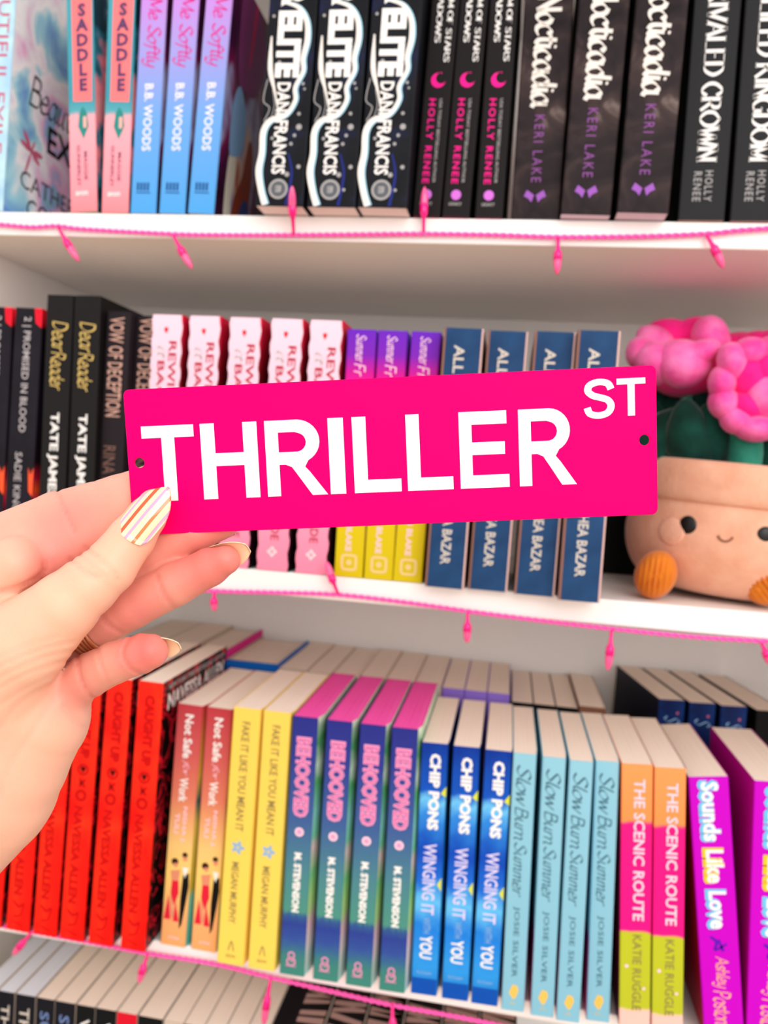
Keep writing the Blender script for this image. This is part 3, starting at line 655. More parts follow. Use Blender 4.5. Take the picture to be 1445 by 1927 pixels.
k = Kind('behoov', w, h, .152, beh, behf, beh, pages=paper('magenta_page_edges', '#f0409f', '#ff68bb'), fl=gap(pl, w, .0030), group='navy and teal books')
z = zf(560, pl, ZS, 0); candy = flat('print_candy', '#f29ac4', .5); rose2 = flat('print_deep_rose', '#d06aa4', .5)
k.decos += [spine_text('BEHOOVED', z(1386), z(1538), w * .5, w * .62, candy, 'sans', .075, .00018), spine_text('BEHOOVED', z(1390), z(1534), w * .5, w * .5, rose2, 'sans', -.004, .0003),
            poly_print('flower_print', [disc(w * .5, z(1566), w * .18)], blush), poly_print('flower_print', [disc(w * .5, z(1566), w * .1)], candy, .0003),
            spine_text('M. STEVENSON', z(1605), z(1718), w * .5, w * .3, WHT, 'sans', .05, name='author_lettering'),
            ribbon_print('publisher_mark', [ring_(w * .45, z(1800), w * .12, w * .05), ring_(w * .45, z(1812), w * .16, w * .05), ring_(w * .47, z(1808), w * .06, w * .04)], candy),
            flat_text('BRAMBLE', w * .24, w * .66, z(1822), z(1818), candy, 'sans', .0, name='publisher_mark')]
row(k, pl, ZS, 'navy to teal books', 'with pink page edges')

pl, w, h = px_kind([((773, 1862), (821, 1870), (794, 1395)), ((831, 1875), (882, 1883), (853, 1404)), ((886, 1887), (935, 1893), (913, 1412))], -.014)
wav = grad('ocean_cover', [(0, '#1878cc'), (.12, '#2f96e4'), (.28, '#1f7edc'), (.37, '#62bdf0'), (.45, '#1d6ad2'), (.58, '#0c46b4'), (.70, '#2f86dc'), (.76, '#6cc2f0'), (.82, '#1456c0'), (1, '#0a3494')], h, .4, .17, 48)
k = Kind('ocean', w, h, .14, wav, grad('ocean_front', [(0, '#1a6fc0'), (.3, '#2a9ae0'), (1, '#0a2a70')], h), fl=gap(pl, w, .0008), group='ocean blue books')
z = zf(805, pl, ZS, 0); lemon = flat('print_lemon', '#d8de3c', .5); lav = flat('print_lavender', '#d9d2f2', .5); deep = flat('print_ocean', '#0a4fb0', .5)
k.decos += [spine_text('CHIP PONS', z(1418), z(1562), w * .55, w * .42, WHT, 'sans', .05, name='author_lettering'),
            spine_text('WINGING IT', z(1588), z(1722), w * .5, w * .5, lav, 'sans', .02), spine_text('WITH', z(1728), z(1758), w * .5, w * .26, sky, 'sans', .0), spine_text('YOU', z(1762), z(1806), w * .5, w * .48, WHT, 'sans', .03),
            poly_print('bird_print', [[(w * .8, z(1492)), (w * 1.0, z(1478)), (w * 1.0, z(1498))]], lemon), poly_print('bird_print', [[(w * .82, z(1664)), (w * .98, z(1650)), (w * .98, z(1676))]], lemon),
            poly_print('spine_band', [[(0.0005, .0), (w - .0005, .0), (w - .0005, z(1843)), (0.0005, z(1843))]], deep),
            flat_text('PUTNAM', w * .2, w * .75, z(1836), z(1830), sky, 'sans', .0, name='publisher_mark')]
row(k, pl, ZS, 'ocean blue books', 'on the lower shelf')

pl, w, h = px_kind([((943, 1898), (983, 1906), (966, 1418)), ((998, 1906), (1040, 1912), (1021, 1421)), ((1046, 1915), (1089, 1921), (1072, 1424)), ((1101, 1908), (1148, 1914), (1119, 1428))], None)
pl = [(p[0], yy, *p[2:]) for p, yy in zip(pl, (-.016, -.017, -.018, -.012))]
slow = grad('powder_blue_spine', [(0, '#84bdd2'), (1, '#8ec5d8')], h, .5)
k = Kind('powder', w, h, .135, slow, grad('violet_front', [(0, '#c8509a'), (.3, '#a84fa8'), (.34, '#7fc4dc'), (1, '#8ccbe0')], h), fl=gap(pl, w, .0010), group='powder blue books')
z = zf(980, pl, ZS, 0); slate = flat('print_slate', '#3b6272', .5); amber = flat('print_amber', '#f2c25c', .5)
k.decos += [spine_text('Slow', z(1440), z(1518), w * .5, w * .66, slate, 'script'), spine_text('Burn', z(1520), z(1582), w * .48, w * .6, slate, 'script'), spine_text('Summer', z(1586), z(1690), w * .5, w * .56, slate, 'script'),
            spine_text('JOSIE SILVER', z(1708), z(1842), w * .46, w * .30, slate, 'sans', .0, name='author_lettering'),
            poly_print('publisher_mark', [[(w * .3, z(1872)), (w * .45, z(1856)), (w * .65, z(1858)), (w * .72, z(1866)), (w * .6, z(1880)), (w * .5, z(1884))]], amber),
            flat_text('DELL', w * .38, w * .62, z(1893), z(1889), amber, 'sans', .0, name='publisher_mark')]
row(k, pl, ZS, 'powder blue books', 'with slate script')

pl, w, h = px_kind([((1165, 1930), (1223, 1934), (1170, 1435)), ((1226, 1940), (1286, 1944), (1230, 1444))], -.014)
sce = grad('route_spine', [(0, '#fbc4b8'), (.065, '#fbc4b8'), (.075, '#b9c02c'), (.36, '#bcc22a'), (.37, '#f01484'), (.78, '#f4187f'), (.79, '#ff9250'), (1, '#ff9a5a')], h, .5, .09, 22)
k = Kind('route', w, h, .135, sce, flat('brick_front', '#7a2a1c', .5), grad('route_back', [(0, '#3a0a20'), (.7, '#a01850'), (1, '#ff8a50')], h), fl=gap(pl, w), group='orange pink and lime books')
z = zf(1200, pl, ZS, 0)
k.decos += [spine_text('THE SCENIC ROUTE', z(1468), z(1735), w * .58, w * .36, blush, 'sans', .02), spine_text('KATIE RUGGLE', z(1762), z(1905), w * .55, w * .28, olive, 'sans', .005, name='author_lettering'),
            poly_print('dot_print', [disc(w * .22, z(1822), w * .06, None, 10), disc(w * .78, z(1862), w * .05, None, 10)], blush)]
row(k, pl, ZS, 'orange, pink and lime books', 'on the lower shelf')

w, h = .0300, .2140; Yl = -.010
mag_s = flat('vivid_magenta_spine', '#c800c6', .4); mag_f = flat('vivid_magenta_board', '#c4109a', .4)
# curved page edges beside the magenta books belong to thick paperbacks
aqua = flat('print_aqua', '#6fc4ee', .5); corn = flat('print_corn', '#ffc820', .5); indigo = flat('print_indigo', '#5a14b4', .5); peach = flat('print_peach', '#ffb08a', .5)
for i, (bx, tx, lab) in enumerate((((1326, 1950), (1295, 1458), 'vivid magenta book leaning beside the orange and lime books'), ((1404, 1960), (1420, 1469), 'vivid magenta book cut by the frame at the lower shelf end'))):
    a, t = at(*bx, Yl), at(*tx, Yl); wi = w if i == 0 else .036
    ln = math.atan2(t[0] - a[0], t[2] - a[2]); hh = t[2] - ZS
    k = Kind('magenta', wi, hh, .137, mag_s, mag_f, mag_f if i else flat('crimson_back', '#c0103a', .45), group='vivid magenta books')
    zr = lambda py: at(1340, py, Yl)[2] - ZS
    for tt, y0, y1, m1, m2, g in (('Sounds', 1470, 1585, aqua, WHT, .0), ('Like', 1598, 1664, corn, WHT, .1), ('Love', 1676, 1750, aqua, WHT, .12)):
        k.decos += [spine_text(tt, zr(y0 - 1), zr(y1 + 2), wi * (.47 + g * .2), wi * .54, m1, 'sans', .07, .00018), spine_text(tt, zr(y0 + 3), zr(y1), wi * (.51 + g * .2), wi * .44, m2, 'sans', .03, .0003)]
    k.decos += [ribbon_print('note_print', [[(wi * .3, zr(1765), wi * .06), (wi * .45, zr(1775), wi * .08), (wi * .4, zr(1790), wi * .06), (wi * .7, zr(1778), wi * .05)], [(wi * .5, zr(1770), wi * .06), (wi * .6, zr(1792), wi * .08)]], indigo),
                spine_text('Ashley', zr(1802), zr(1862), wi * .5, wi * .46, peach, 'brush', name='author_lettering'), spine_text('Poston', zr(1866), zr(1930), wi * .5, wi * .46, peach, 'brush', name='author_lettering')]
    k.put(a[0], Yl, ZS, ln, 0, lab)

# ---- lower shelf, row behind
Y2 = .158
def back_book(x0, w, ztop, spine, label, hard=False, front=None, back=None, decos=(), pages=None, d=.138, Y=Y2, yaw=0.0, grp='row of books behind the front row'):
    k = Kind('b', w, ztop - ZS, d, spine, front, back, pages or cream, decos, hard, grp); return k.put(x0, Y, ZS, 0, yaw, label)
beige = flat('beige_cover', '#c9b8a6', .5); tan_ = flat('tan_cover', '#8a5c48', .5)
zt = ZC - .2045
back_book(-.410, .040, zt, beige, 'beige book, far one of two, behind the red books')
back_book(-.3695, .040, zt, beige, 'beige book, near one of two, behind the red books')
back_book(-.3290, .0405, zt, beige, 'book with a hot pink front board behind the red books', True, flat('hot_pink_board', '#e0188c', .45), beige, d=.132)
back_book(-.2880, .0596, ZC - .2124, flat('royal_blue_board', '#1568c4', .45), 'thick hardcover with royal blue boards behind the yellow books', True, None, beige, d=.128)
x = -.2278
for i, ww in enumerate((.03, .026, .03, .027, .03, .028)):
    back_book(x, ww, ZC - .2150 - .001 * (i % 3), beige, f'beige book, {ordinal(i, 6)} of six, behind the pink-edged navy books'); x += ww + .0004
lilm = flat('lilac_cover', '#9273d8', .5)
for i in range(3): back_book(-.0539 + i * .0232, .0228, ZC - .2180, lilm, f'{ordinal(i, 3)} of three lilac books behind the ocean blue books', grp='lilac books behind')
for i in range(3): back_book(.0176 + i * .0222, .0217, ZC - .2250, BLK, f'{ordinal(i, 3)} of three black books behind the powder blue books', grp='black books behind')
back_book(.0845, .026, ZC - .2220, tan_, 'tan covered book behind the powder blue and orange books')
nav = blotch('midnight_blue_cover', [(.3, '#0c1c4c'), (.7, '#163a7c')], 30, 3)
for i in range(3):
    xs = (.1608, .1897, .2190)[i]
    hh = .2230
    tt = spine_text('S', hh - .016, hh - .024, .014, .016, sky, 'script')
    dd = poly_print('dot_print', [disc(.019, hh - .013, .0014, None, 8)], rosy)
    back_book(xs, .0262, ZS + hh, nav, f'{ordinal(i, 3)} of three midnight blue books behind the magenta books', front=flat('dark_navy_board', '#0a0f24', .5), decos=(tt, dd), yaw=.17, grp='midnight blue books behind')
back_book(.2520, .03, ZC - .2080, BLK, 'black book behind the magenta books at the frame edge', yaw=.17)

# ---- lowest shelf in view
zt = ZC - .5020; hD = zt - ZD
navyc = flat('navy_black_cover', '#14161f', .5); inkc = flat('black_teal_cover', '#0b1114', .5)
cool_lit = paper('cool_lit_page_edges', '#d3d8e4', '#f3f5fb')  # bluish cast of cool light put into the page colour
edge_b = flat('taupe_board', '#cfc2b6', .6)
def low_book(x0, w, c, label, text=None, tm=None, pages=None, decos=(), grp='books on the lowest shelf'):
    dec = list(decos)
    if text: dec.append(spine_text(text, hD - .012, hD - .012 - .011 * len(text), w * .5, w * .5, tm or WHT, 'sans', .01))
    k = Kind('l', w, hD, .14, c, edge_b, edge_b, pages or cream, dec, False, grp); k.put(x0, 0, ZD, 0, 0, label)
edges = [(-38, -6), (-3, 27), (30, 66), (69, 102), (104, 141), (144, 178), (180, 218), (220, 257), (260, 305)]
info = [(navyc, None, None, cool_lit, 'navy-black book, nearest the bookcase side, on the lowest shelf'),
        (navyc, 'THE', ivory, cool_lit, 'left one of two navy-black books with ivory letters, lowest shelf'),
        (navyc, 'THE', ivory, cool_lit, 'right one of two navy-black books with ivory letters, lowest shelf'),
        (navyc, 'SU', flat('print_steel', '#6f86b8'), cream, 'navy book with steel-blue letters, left one of two, on the lowest shelf'),
        (navyc, 'SU', flat('print_steel', '#6f86b8'), cream, 'navy book with steel-blue letters, right one of two, on the lowest shelf'),
        (inkc, 'V', WHT, cream, 'black book with a white letter V, left one of two, on the lowest shelf'),
        (inkc, 'V', WHT, cream, 'black book with a white letter V, right one of two, on the lowest shelf'),
        (flat('scarlet_cover', '#d8142c', .45), None, None, cream, 'scarlet spined book on the lowest shelf'),
        (inkc, None, None, cream, 'black book beside the scarlet one on the lowest shelf')]
for (e0, e1), (c, t, tm, pg, lab) in zip(edges, info):
    yy = 1847 + .255 * e0
    x0, x1 = at(e0, yy)[0], at(e1, yy + .25 * (e1 - e0))[0]
    low_book(x0, x1 - x0, c, lab, t, tm, pg)
xk = at_z(512, 1927, zt)[0]; x0 = at(308, 1926)[0]; nC = 5; ww = (xk - x0) / nC
for i in range(nC): low_book(x0 + i * ww, ww - .0006, (beige, tan_)[i % 2], f'{ordinal(i, 5)} of five cream-edged books beside the black-edged books')
blkp = flat('black_page_edges', '#171416', .6); scr = flat('print_dusty_pink', '#b9948c', .6)
for i in range(6):
    wd = .046 if i == 0 else .034; xs = xk + (0 if i == 0 else .0465 + (i - 1) * .0345)
    st = []
    if True:
        rnd = random.Random(i); V_, F_ = [], []
        for j in range(12):
            y0 = .005 + j * .0112 + rnd.uniform(-.003, .003); a = rnd.uniform(-.006, .006); b = len(V_)
            xa, xb = (.020 if i == 0 else .002), wd - .002
            for px_, py_ in ((xa, y0), (xb, y0 + a), (xb, y0 + a + rnd.uniform(.005, .009)), (xa, y0 + rnd.uniform(.005, .009))): V_.append((px_, py_, hD + .0001))
            F_.append((b, b + 1, b + 2, b + 3))
        st.append(('edge_print', mesh_of('edge_print', V_, F_, [scr])))
    low_book(xs, wd, BLK, f'{ordinal(i, 6)} of six books with pink-streaked black page edges', pages=blkp, decos=st)

# ------------------------------------------------------------------ pink garlands of little lights
wire_m = flat('pink_wire', '#ff62b8', .45); bulb_m = flat('pink_bulb', '#ff0f86', .25, .6); tip_m = flat('pink_bulb_tip', '#ff5c9a', .15, .7)
def garland(pts, bulbs, label, Yw=-.0032):
    o = thing('string_light_garland', label, 'string lights', group='pink string lights')
    P = [at(px, py, Yw - (q[0] if q else 0)) for px, py, *q in pts]
    path = catmull(P, 8)
    V, Fc = [], []
    for ph in (0, math.pi):                      # two twisted strands
        s = 0; tw = []
        for i, p in enumerate(path):
            if i: s += np.linalg.norm(path[i] - path[i - 1])
            tw.append(p)
        fine = []
        for i in range(len(path) - 1):
            for t in np.linspace(0, 1, 6)[:-1]: fine.append(path[i] * (1 - t) + path[i + 1] * t)
        fine.append(path[-1]); acc = 0; out = []
        for i, p in enumerate(fine):
            if i: acc += np.linalg.norm(fine[i] - fine[i - 1])
            a = acc / .012 * 2 * math.pi + ph
            out.append(p + np.array([0, -.0009 + .0009 * math.cos(a), .0009 * math.sin(a)]))
        v, f = tube_geo(out, .00115, 6, len(V)); V += v; Fc += f
    link('wire', mesh_of('wire', V, Fc, [wire_m], smooth=True), o)
    for (ax, ay), (bx, by), yo in bulbs:
        A, B = at(ax, ay, Yw - .001), at(bx, by, -.0058 - yo)
        L = np.linalg.norm(B - A)
        ts = [0, .12, .3, .38, .42, .62, .64, .7, .82, .92, 1.0]
        rr = [.0013, .0014, .0016, .0023, .0033, .0035, .0031, .0032, .0028, .0019, .0005]
        sag = np.array([0, -.002, 0])
        pth = [A + (B - A) * t + sag * math.sin(math.pi * t) for t in ts]
        v, f = tube_geo(pth[:6], rr[:6], 10); b = link('bulb_socket', mesh_of('bulb_socket', v, f, [bulb_m], smooth=True), o)
        v, f = tube_geo(pth[5:], rr[5:], 10); link('bulb', mesh_of('bulb', v, f, [tip_m], smooth=True), b)
garland([(-105, 419), (-60, 420), (0, 423), (60, 428), (108, 426), (160, 432), (325, 441), (420, 443), (552, 443, .0), (680, 442), (797, 441), (930, 443), (1050, 447), (1200, 446), (1328, 441), (1400, 434), (1500, 430), (1700, 436), (1900, 440)],
        [((110, 428), (149, 492), 0), ((326, 443), (362, 506), 0), ((553, 443), (550, 350), .022), ((797, 441), (799, 351), .004), ((1050, 447), (1048, 517), 0), ((1328, 441), (1361, 505), 0)],
        'pink string lights along the top shelf edge')
garland([(-170, 1046), (-60, 1060), (60, 1074), (180, 1090), (300, 1103), (404, 1112), (520, 1115), (637, 1119), (760, 1133), (880, 1150), (1020, 1168), (1151, 1183), (1300, 1198), (1431, 1206), (1520, 1212), (1700, 1242), (1860, 1260)],
        [((404, 1112), (404, 1150), 0), ((637, 1119), (614, 1056), .004), ((880, 1150), (879, 1210), 0), ((1151, 1184), (1143, 1262), 0), ((1431, 1206), (1450, 1252), 0)],
        'pink string lights along the middle shelf edge')
garland([(-200, 1704), (-80, 1726), (0, 1740), (62, 1752), (170, 1772), (279, 1793), (400, 1812), (510, 1838), (640, 1868), (738, 1890), (860, 1912), (980, 1936), (1100, 1956), (1300, 1996), (1500, 2036), (1700, 2074)],
        [((62, 1752), (24, 1797), 0), ((279, 1793), (262, 1850), 0), ((510, 1838), (496, 1930), 0), ((738, 1888), (741, 1960), 0)],
        'pink string lights along the lower shelf edge')

# ------------------------------------------------------------------ plush flower pot
def plush_mat(name, c, c2, scale=260, bump=.25):
    m, nt, b = new_mat(name, .85, .15)
    b.inputs['Sheen Weight'].default_value = .25; b.inputs['Sheen Roughness'].default_value = .4
    tc = N(nt, 'ShaderNodeTexCoord'); nz = N(nt, 'ShaderNodeTexNoise'); nz.inputs['Scale'].default_value = 38; nz.inputs['Detail'].default_value = 5
    nt.links.new(tc.outputs['Object'], nz.inputs['Vector'])
    r = ramp(nt, [(.35, c), (.68, c2)]); nt.links.new(nz.outputs['Fac'], r.inputs[0]); nt.links.new(r.outputs[0], b.inputs['Base Color'])
    n2 = N(nt, 'ShaderNodeTexNoise'); n2.inputs['Scale'].default_value = scale; n2.inputs['Detail'].default_value = 3
    nt.links.new(tc.outputs['Object'], n2.inputs['Vector'])
    bp = N(nt, 'ShaderNodeBump'); bp.inputs['Strength'].default_value = bump; bp.inputs['Distance'].default_value = .002
    nt.links.new(n2.outputs['Fac'], bp.inputs['Height']); nt.links.new(bp.outputs[0], b.inputs['Normal'])
    return m
terra = plush_mat('peach_plush', '#e0a184', '#edb79b'); petal_o = plush_mat('pink_plush', '#f0409c', '#ff86c4'); petal_i = plush_mat('hot_pink_plush', '#f0107c', '#ff2c94')
leafm = plush_mat('dark_green_plush', '#062a22', '#0f463a'); stemm = plush_mat('sea_green_plush', '#1c6e5a', '#3f9a80'); cord_m = plush_mat('orange_corduroy', '#cc6a18', '#dc7c26', 400, .1)
cheek_m = plush_mat('pale_peach_plush', '#e6a98e', '#f0bda4')
PY = .098
pc = at(1378, 1000, PY)
toC = CAM[:2] - pc[:2]; ang0 = math.atan2(toC[1], toC[0])
pot = thing('plush_flower_pot', 'peach plush flower pot toy with smiling face, orange feet and pink flowers', 'plush toy', (pc[0], PY, ZB), (math.radians(1.5), math.radians(2.5), 0))
prof = [(.0, .004), (.045, .004), (.068, .007), (.082, .016), (.091, .032), (.0945, .05), (.093, .066), (.0895, .080), (.0885, .085)]
prof = [tuple(p) for p in catmull([(a, b, 0) for a, b in prof], 4)]; prof = [(p[0], p[1]) for p in prof]
def body_r(z): return float(np.interp(z, [p[1] for p in prof], [p[0] for p in prof]))
v, f = lathe_geo([(max(a, .0008), b) for a, b in prof], 72); link('pot_body', mesh_of('pot_body', v, f, [terra], smooth=True), pot)
rim = [(.080, .082), (.0885, .0815), (.0925, .084), (.0945, .092), (.094, .104), (.0915, .113), (.086, .1165), (.079, .1145), (.0745, .106), (.072, .092)]
rim = [(p[0], p[1]) for p in catmull([(a, b, 0) for a, b in rim], 3)]
v, f = lathe_geo(rim, 72); link('pot_rim', mesh_of('pot_rim', v, f[:-2], [terra], smooth=True), pot)
v, f = lathe_geo([(.0005, .099), (.04, .100), (.074, .096)], 40); link('soil', mesh_of('soil', v, f, [leafm], smooth=True), pot)
def on_body(px, py, lift=0.0):
    """direction and height on the pot of a feature seen at (px, py)"""
    r = RC.T @ np.array([(px - CX) / F_PX, (py - CY) / F_PX, 1.0]); best = None
    for t in np.linspace(.5, .95, 1400):
        p = CAM + r * t; q = p - np.array([pc[0], PY, ZB])
        if q[2] > 0 and math.hypot(q[0], q[1]) < body_r(q[2]) + lift: return q
    return np.array([0, -.09, .05])
def blob(name, c, ax, mat, parent, frame=None, seg=20, fn=None):
    V, Fc = [], []; nl = seg // 2
    for i in range(nl + 1):
        th = math.pi * i / nl
        for k in range(seg):
            ph = 2 * math.pi * k / seg
            p = np.array([math.sin(th) * math.cos(ph), math.sin(th) * math.sin(ph), math.cos(th)])
            if fn is not None: q = fn(p)
            else: q = p * np.array(ax)
            if frame is not None: q = frame @ q
            V.append(np.array(c) + q)
    for i in range(nl):
        for k in range(seg):
            k2 = (k + 1) % seg; Fc.append((i * seg + k, (i + 1) * seg + k, (i + 1) * seg + k2, i * seg + k2))
    me = mesh_of(name, V, Fc, [mat], smooth=True)
    bm = bmesh.new(); bm.from_mesh(me); bmesh.ops.remove_doubles(bm, verts=bm.verts[:], dist=1e-7); bm.to_mesh(me); bm.free()
    return link(name, me, parent)
def frame_from(n, up=(0, 0, 1)):
    n = np.array(n, float); n /= np.linalg.norm(n); a = np.cross(np.array(up, float), n); a /= np.linalg.norm(a)
    return np.stack([a, np.cross(n, a), n], 1)     # columns: across, up, out
def pot_inv(q):                                     # undo the small tilt of the pot
    M = pot.rotation_euler.to_matrix(); return np.array(M.transposed() @ Vector(q))
eye_m = flat('black_stitch', '#0a0808', .35, .4)
for px, py in ((1294, 988), (1440, 1009)):
    q = pot_inv(on_body(px, py)); fr = frame_from((q[0], q[1], .0)); blob('eye', q, (.0074, .0076, .0022), eye_m, pot, fr, 24)
for px, py in ((1262, 1000), (1478, 1035)):
    q = pot_inv(on_body(px, py)); fr = frame_from((q[0], q[1], .0)); blob('cheek_patch', q - fr[:, 2] * .0010, (.0125, .0115, .0022), cheek_m, pot, fr, 24)
mp = [pot_inv(on_body(px, py, .0008)) for px, py in ((1351, 1008), (1355, 1015), (1364, 1019), (1373, 1017), (1379, 1011))]
v, f = tube_geo(catmull(mp, 4), .0009, 6); link('mouth', mesh_of('mouth', v, f, [flat('brown_thread', '#8a5a44', .6)], smooth=True), pot)
for nm, px, py, w_, h_, tilt in (('foot', 1231, 1110, .0165, .0205, .25), ('foot', 1440, 1138, .0185, .018, -.5)):
    c = at(px, py, .0255) - np.array([pc[0], PY, ZB]); c[2] = max(c[2], .0205)
    def corduroy(p, w_=w_, h_=h_):
        rid = 1 + .09 * math.cos((p[0] * w_ + .25 * p[1] * h_) * 2 * math.pi / .0042) * (1 - .3 * abs(p[1]))
        return np.array([p[0] * w_, p[1] * h_, p[2] * .021 * rid])
    fr = frame_from((CAM - at(px, py, .02)) * np.array([1, 1, .4]))
    rt = np.array([[math.cos(tilt), math.sin(tilt), 0], [-math.sin(tilt), math.cos(tilt), 0], [0, 0, 1]])
    blob(nm, pot_inv(c), None, cord_m, pot, fr @ rt, 64, corduroy)
UP = np.array([0, 0, 1.0])
def flower(bowl, petals):
    """puffed petals round a cup; every piece (x, y, depth, half width, half height, turn, thickness, kind)"""
    fl = None
    for i, (px, py, Y, rx, rz, turn, th, kd) in enumerate([bowl] + petals):
        wpt = at(px, py, Y); sc_ = (Y + DIST) / F_PX
        q = pot_inv(wpt - np.array([pc[0], PY, ZB])); fr = frame_from(CAM - wpt)
        ca, sa = math.cos(turn), math.sin(turn); rt = np.array([[ca, sa, 0], [-sa, ca, 0], [0, 0, 1]])
        def fn(p, rx=rx * sc_, rz=rz * sc_, th=th):
            r2 = p[0] ** 2 + p[1] ** 2
            return np.array([p[0] * rx * (1 + .10 * p[1]), p[1] * rz, p[2] * th - .35 * th * r2 * (1 if p[1] > 0 else .6)])
        o = blob('flower' if fl is None else 'petal', q, None, (petal_o, petal_i)[kd], pot if fl is None else fl, fr @ rt, 28, fn)
        if fl is None: fl = o
    return fl
flower((1286, 694, .085, 76, 53, 0, .036, 1),
       [(1262, 638, .108, 48, 36, .1, .014, 1), (1308, 630, .104, 40, 32, -.2, .014, 1), (1232, 642, .095, 36, 26, .4, .014, 0), (1206, 664, .084, 28, 30, .3, .016, 0),
        (1240, 684, .070, 46, 40, .3, .018, 0), (1338, 646, .080, 33, 50, -.3, .020, 0), (1284, 686, .058, 50, 44, .1, .018, 0), (1312, 668, .056, 42, 24, -.45, .014, 0)])
flower((1432, 735, .060, 90, 92, 0, .034, 1),
       [(1378, 682, .034, 26, 36, -.25, .016, 0), (1359, 720, .034, 25, 32, .1, .016, 0), (1362, 760, .032, 27, 30, -.35, .016, 0), (1384, 790, .030, 30, 26, .4, .016, 0), (1420, 806, .028, 40, 25, 0, .017, 0),
        (1412, 664, .040, 30, 28, 0, .016, 0), (1452, 664, .044, 30, 30, 0, .016, 0), (1488, 690, .044, 28, 38, .5, .016, 0), (1500, 740, .042, 28, 36, 0, .016, 0), (1478, 790, .034, 36, 30, .6, .016, 0),
        (1408, 715, .036, 34, 44, -.2, .014, 1), (1440, 700, .038, 34, 36, .3, .014, 1), (1442, 748, .030, 42, 40, .1, .016, 0), (1405, 765, .032, 32, 28, .3, .014, 1)])
flower((1396, 652, .115, 42, 26, 0, .022, 1), [(1375, 652, .108, 26, 22, .3, .014, 1), (1420, 646, .110, 32, 22, -.2, .014, 1), (1452, 650, .105, 32, 28, 0, .016, 1)])
for (xa, ya, Ya), (xb, yb, Yb), rr_ in (((1296, 730, .085), (1310, 900, .085), .0085), ((1400, 800, .055), (1394, 905, .050), .0140), ((1398, 670, .115), (1385, 880, .11), .0085)):
    p0, p1 = (pot_inv(at(x_, y_, Y_) - np.array([pc[0], PY, ZB])) for x_, y_, Y_ in ((xa, ya, Ya), (xb, yb, Yb)))
    v, f = tube_geo(catmull([p0, (p0 + p1) / 2 + np.array([.002, 0, 0]), p1], 5), rr_, 14); link('stem', mesh_of('stem', v, f, [stemm], smooth=True), pot)
for (px, py, Y, lx, lz, tl) in ((1262, 815, .060, .022, .026, .5), (1300, 815, .045, .020, .030, -.3), (1245, 835, .06, .022, .024, .9), (1340, 812, .05, .020, .030, .1), (1335, 790, .08, .022, .03, -.6), (1440, 860, .07, .026, .026, .3), (1285, 790, .095, .03, .03, 0), (1375, 850, .085, .028, .03, .2), (1205, 810, .095, .024, .030, .4), (1222, 772, .10, .024, .024, .2), (1250, 760, .105, .024, .024, .0)):
    q = pot_inv(at(px, py, Y) - np.array([pc[0], PY, ZB])); ca, sa = math.cos(tl), math.sin(tl)
    rt = np.array([[ca, 0, sa], [0, 1, 0], [-sa, 0, ca]])
    blob('leaf', q, (lx, .008, lz), leafm, pot, rt, 16, lambda p, lx=lx, lz=lz: np.array([p[0] * lx * (1 - .35 * p[2]), p[1] * .008 + .010 * p[0] ** 2, p[2] * lz]) )

# ------------------------------------------------------------------ the sign held up in front
SW, SH, ST = .200, .05557, .0011
S_R = np.array([[.99851, .0435, .03289], [-.04029, .9949, -.09245], [-.03675, .09099, .99517]])
S_T = np.array([.00204, -.02278, .30188])            # centre of the sign from the camera: right, down, forward
def sign_pt(x, y, z=0.0):                            # sign axes: right, down, away from the viewer
    return CAM + RC.T @ (S_R @ np.array([x, y, z]) + S_T)
sx_, sy_, sz_ = RC.T @ S_R[:, 0], RC.T @ S_R[:, 1], RC.T @ S_R[:, 2]
SM = Matrix(((sx_[0], -sz_[0], -sy_[0], 0), (sx_[1], -sz_[1], -sy_[1], 0), (sx_[2], -sz_[2], -sy_[2], 0), (0, 0, 0, 1)))   # local x right, y to viewer, z up
SM.translation = Vector(sign_pt(0, 0))
sign = thing('street_sign', 'hot pink metal street sign with white capital letters held in the hand', 'sign'); sign.matrix_world = SM
def curve_plate(name, outlines, thick, mat, bev=0.0):
    """flat shape with holes, given as closed outlines of (x, z) points"""
    cu = bpy.data.curves.new(name, 'CURVE'); cu.dimensions = '2D'; cu.fill_mode = 'BOTH'; cu.extrude = thick / 2; cu.bevel_depth = bev; cu.bevel_resolution = 1
    for o in outlines:
        s = cu.splines.new('POLY'); s.points.add(len(o) - 1); s.use_cyclic_u = True
        for p, q in zip(s.points, o): p.co = (q[0], q[1], 0, 1)
    ob = bpy.data.objects.new(name, cu); me = bpy.data.meshes.new_from_object(ob); bpy.data.objects.remove(ob)
    me.transform(Matrix(((1, 0, 0, 0), (0, 0, -1, 0), (0, 1, 0, 0), (0, 0, 0, 1)))); me.materials.clear(); me.materials.append(mat); me.name = name
    return me
def rrect(w, h, r, n=6):
    o = []
    for cx, cz, a0 in ((w / 2 - r, h / 2 - r, 0), (-w / 2 + r, h / 2 - r, 90), (-w / 2 + r, -h / 2 + r, 180), (w / 2 - r, -h / 2 + r, 270)):
        o += [(cx + r * math.cos(math.radians(a0 + 90 * k / n)), cz + r * math.sin(math.radians(a0 + 90 * k / n))) for k in range(n + 1)]
    return o
def in_sign(px, py):
    """place on the face of the sign (x right, z up)"""
    r = np.array([(px - CX) / F_PX, (py - CY) / F_PX, 1.0]); nrm = S_R[:, 2]
    q = S_R.T @ (r * (nrm @ S_T) / (nrm @ r) - S_T); return q[0], -q[1]
h1, h2 = in_sign(263, 871), in_sign(1212, 828)
pinkm = flat('hot_pink_enamel', (1.0, .0, .15, 1), .42, .03)
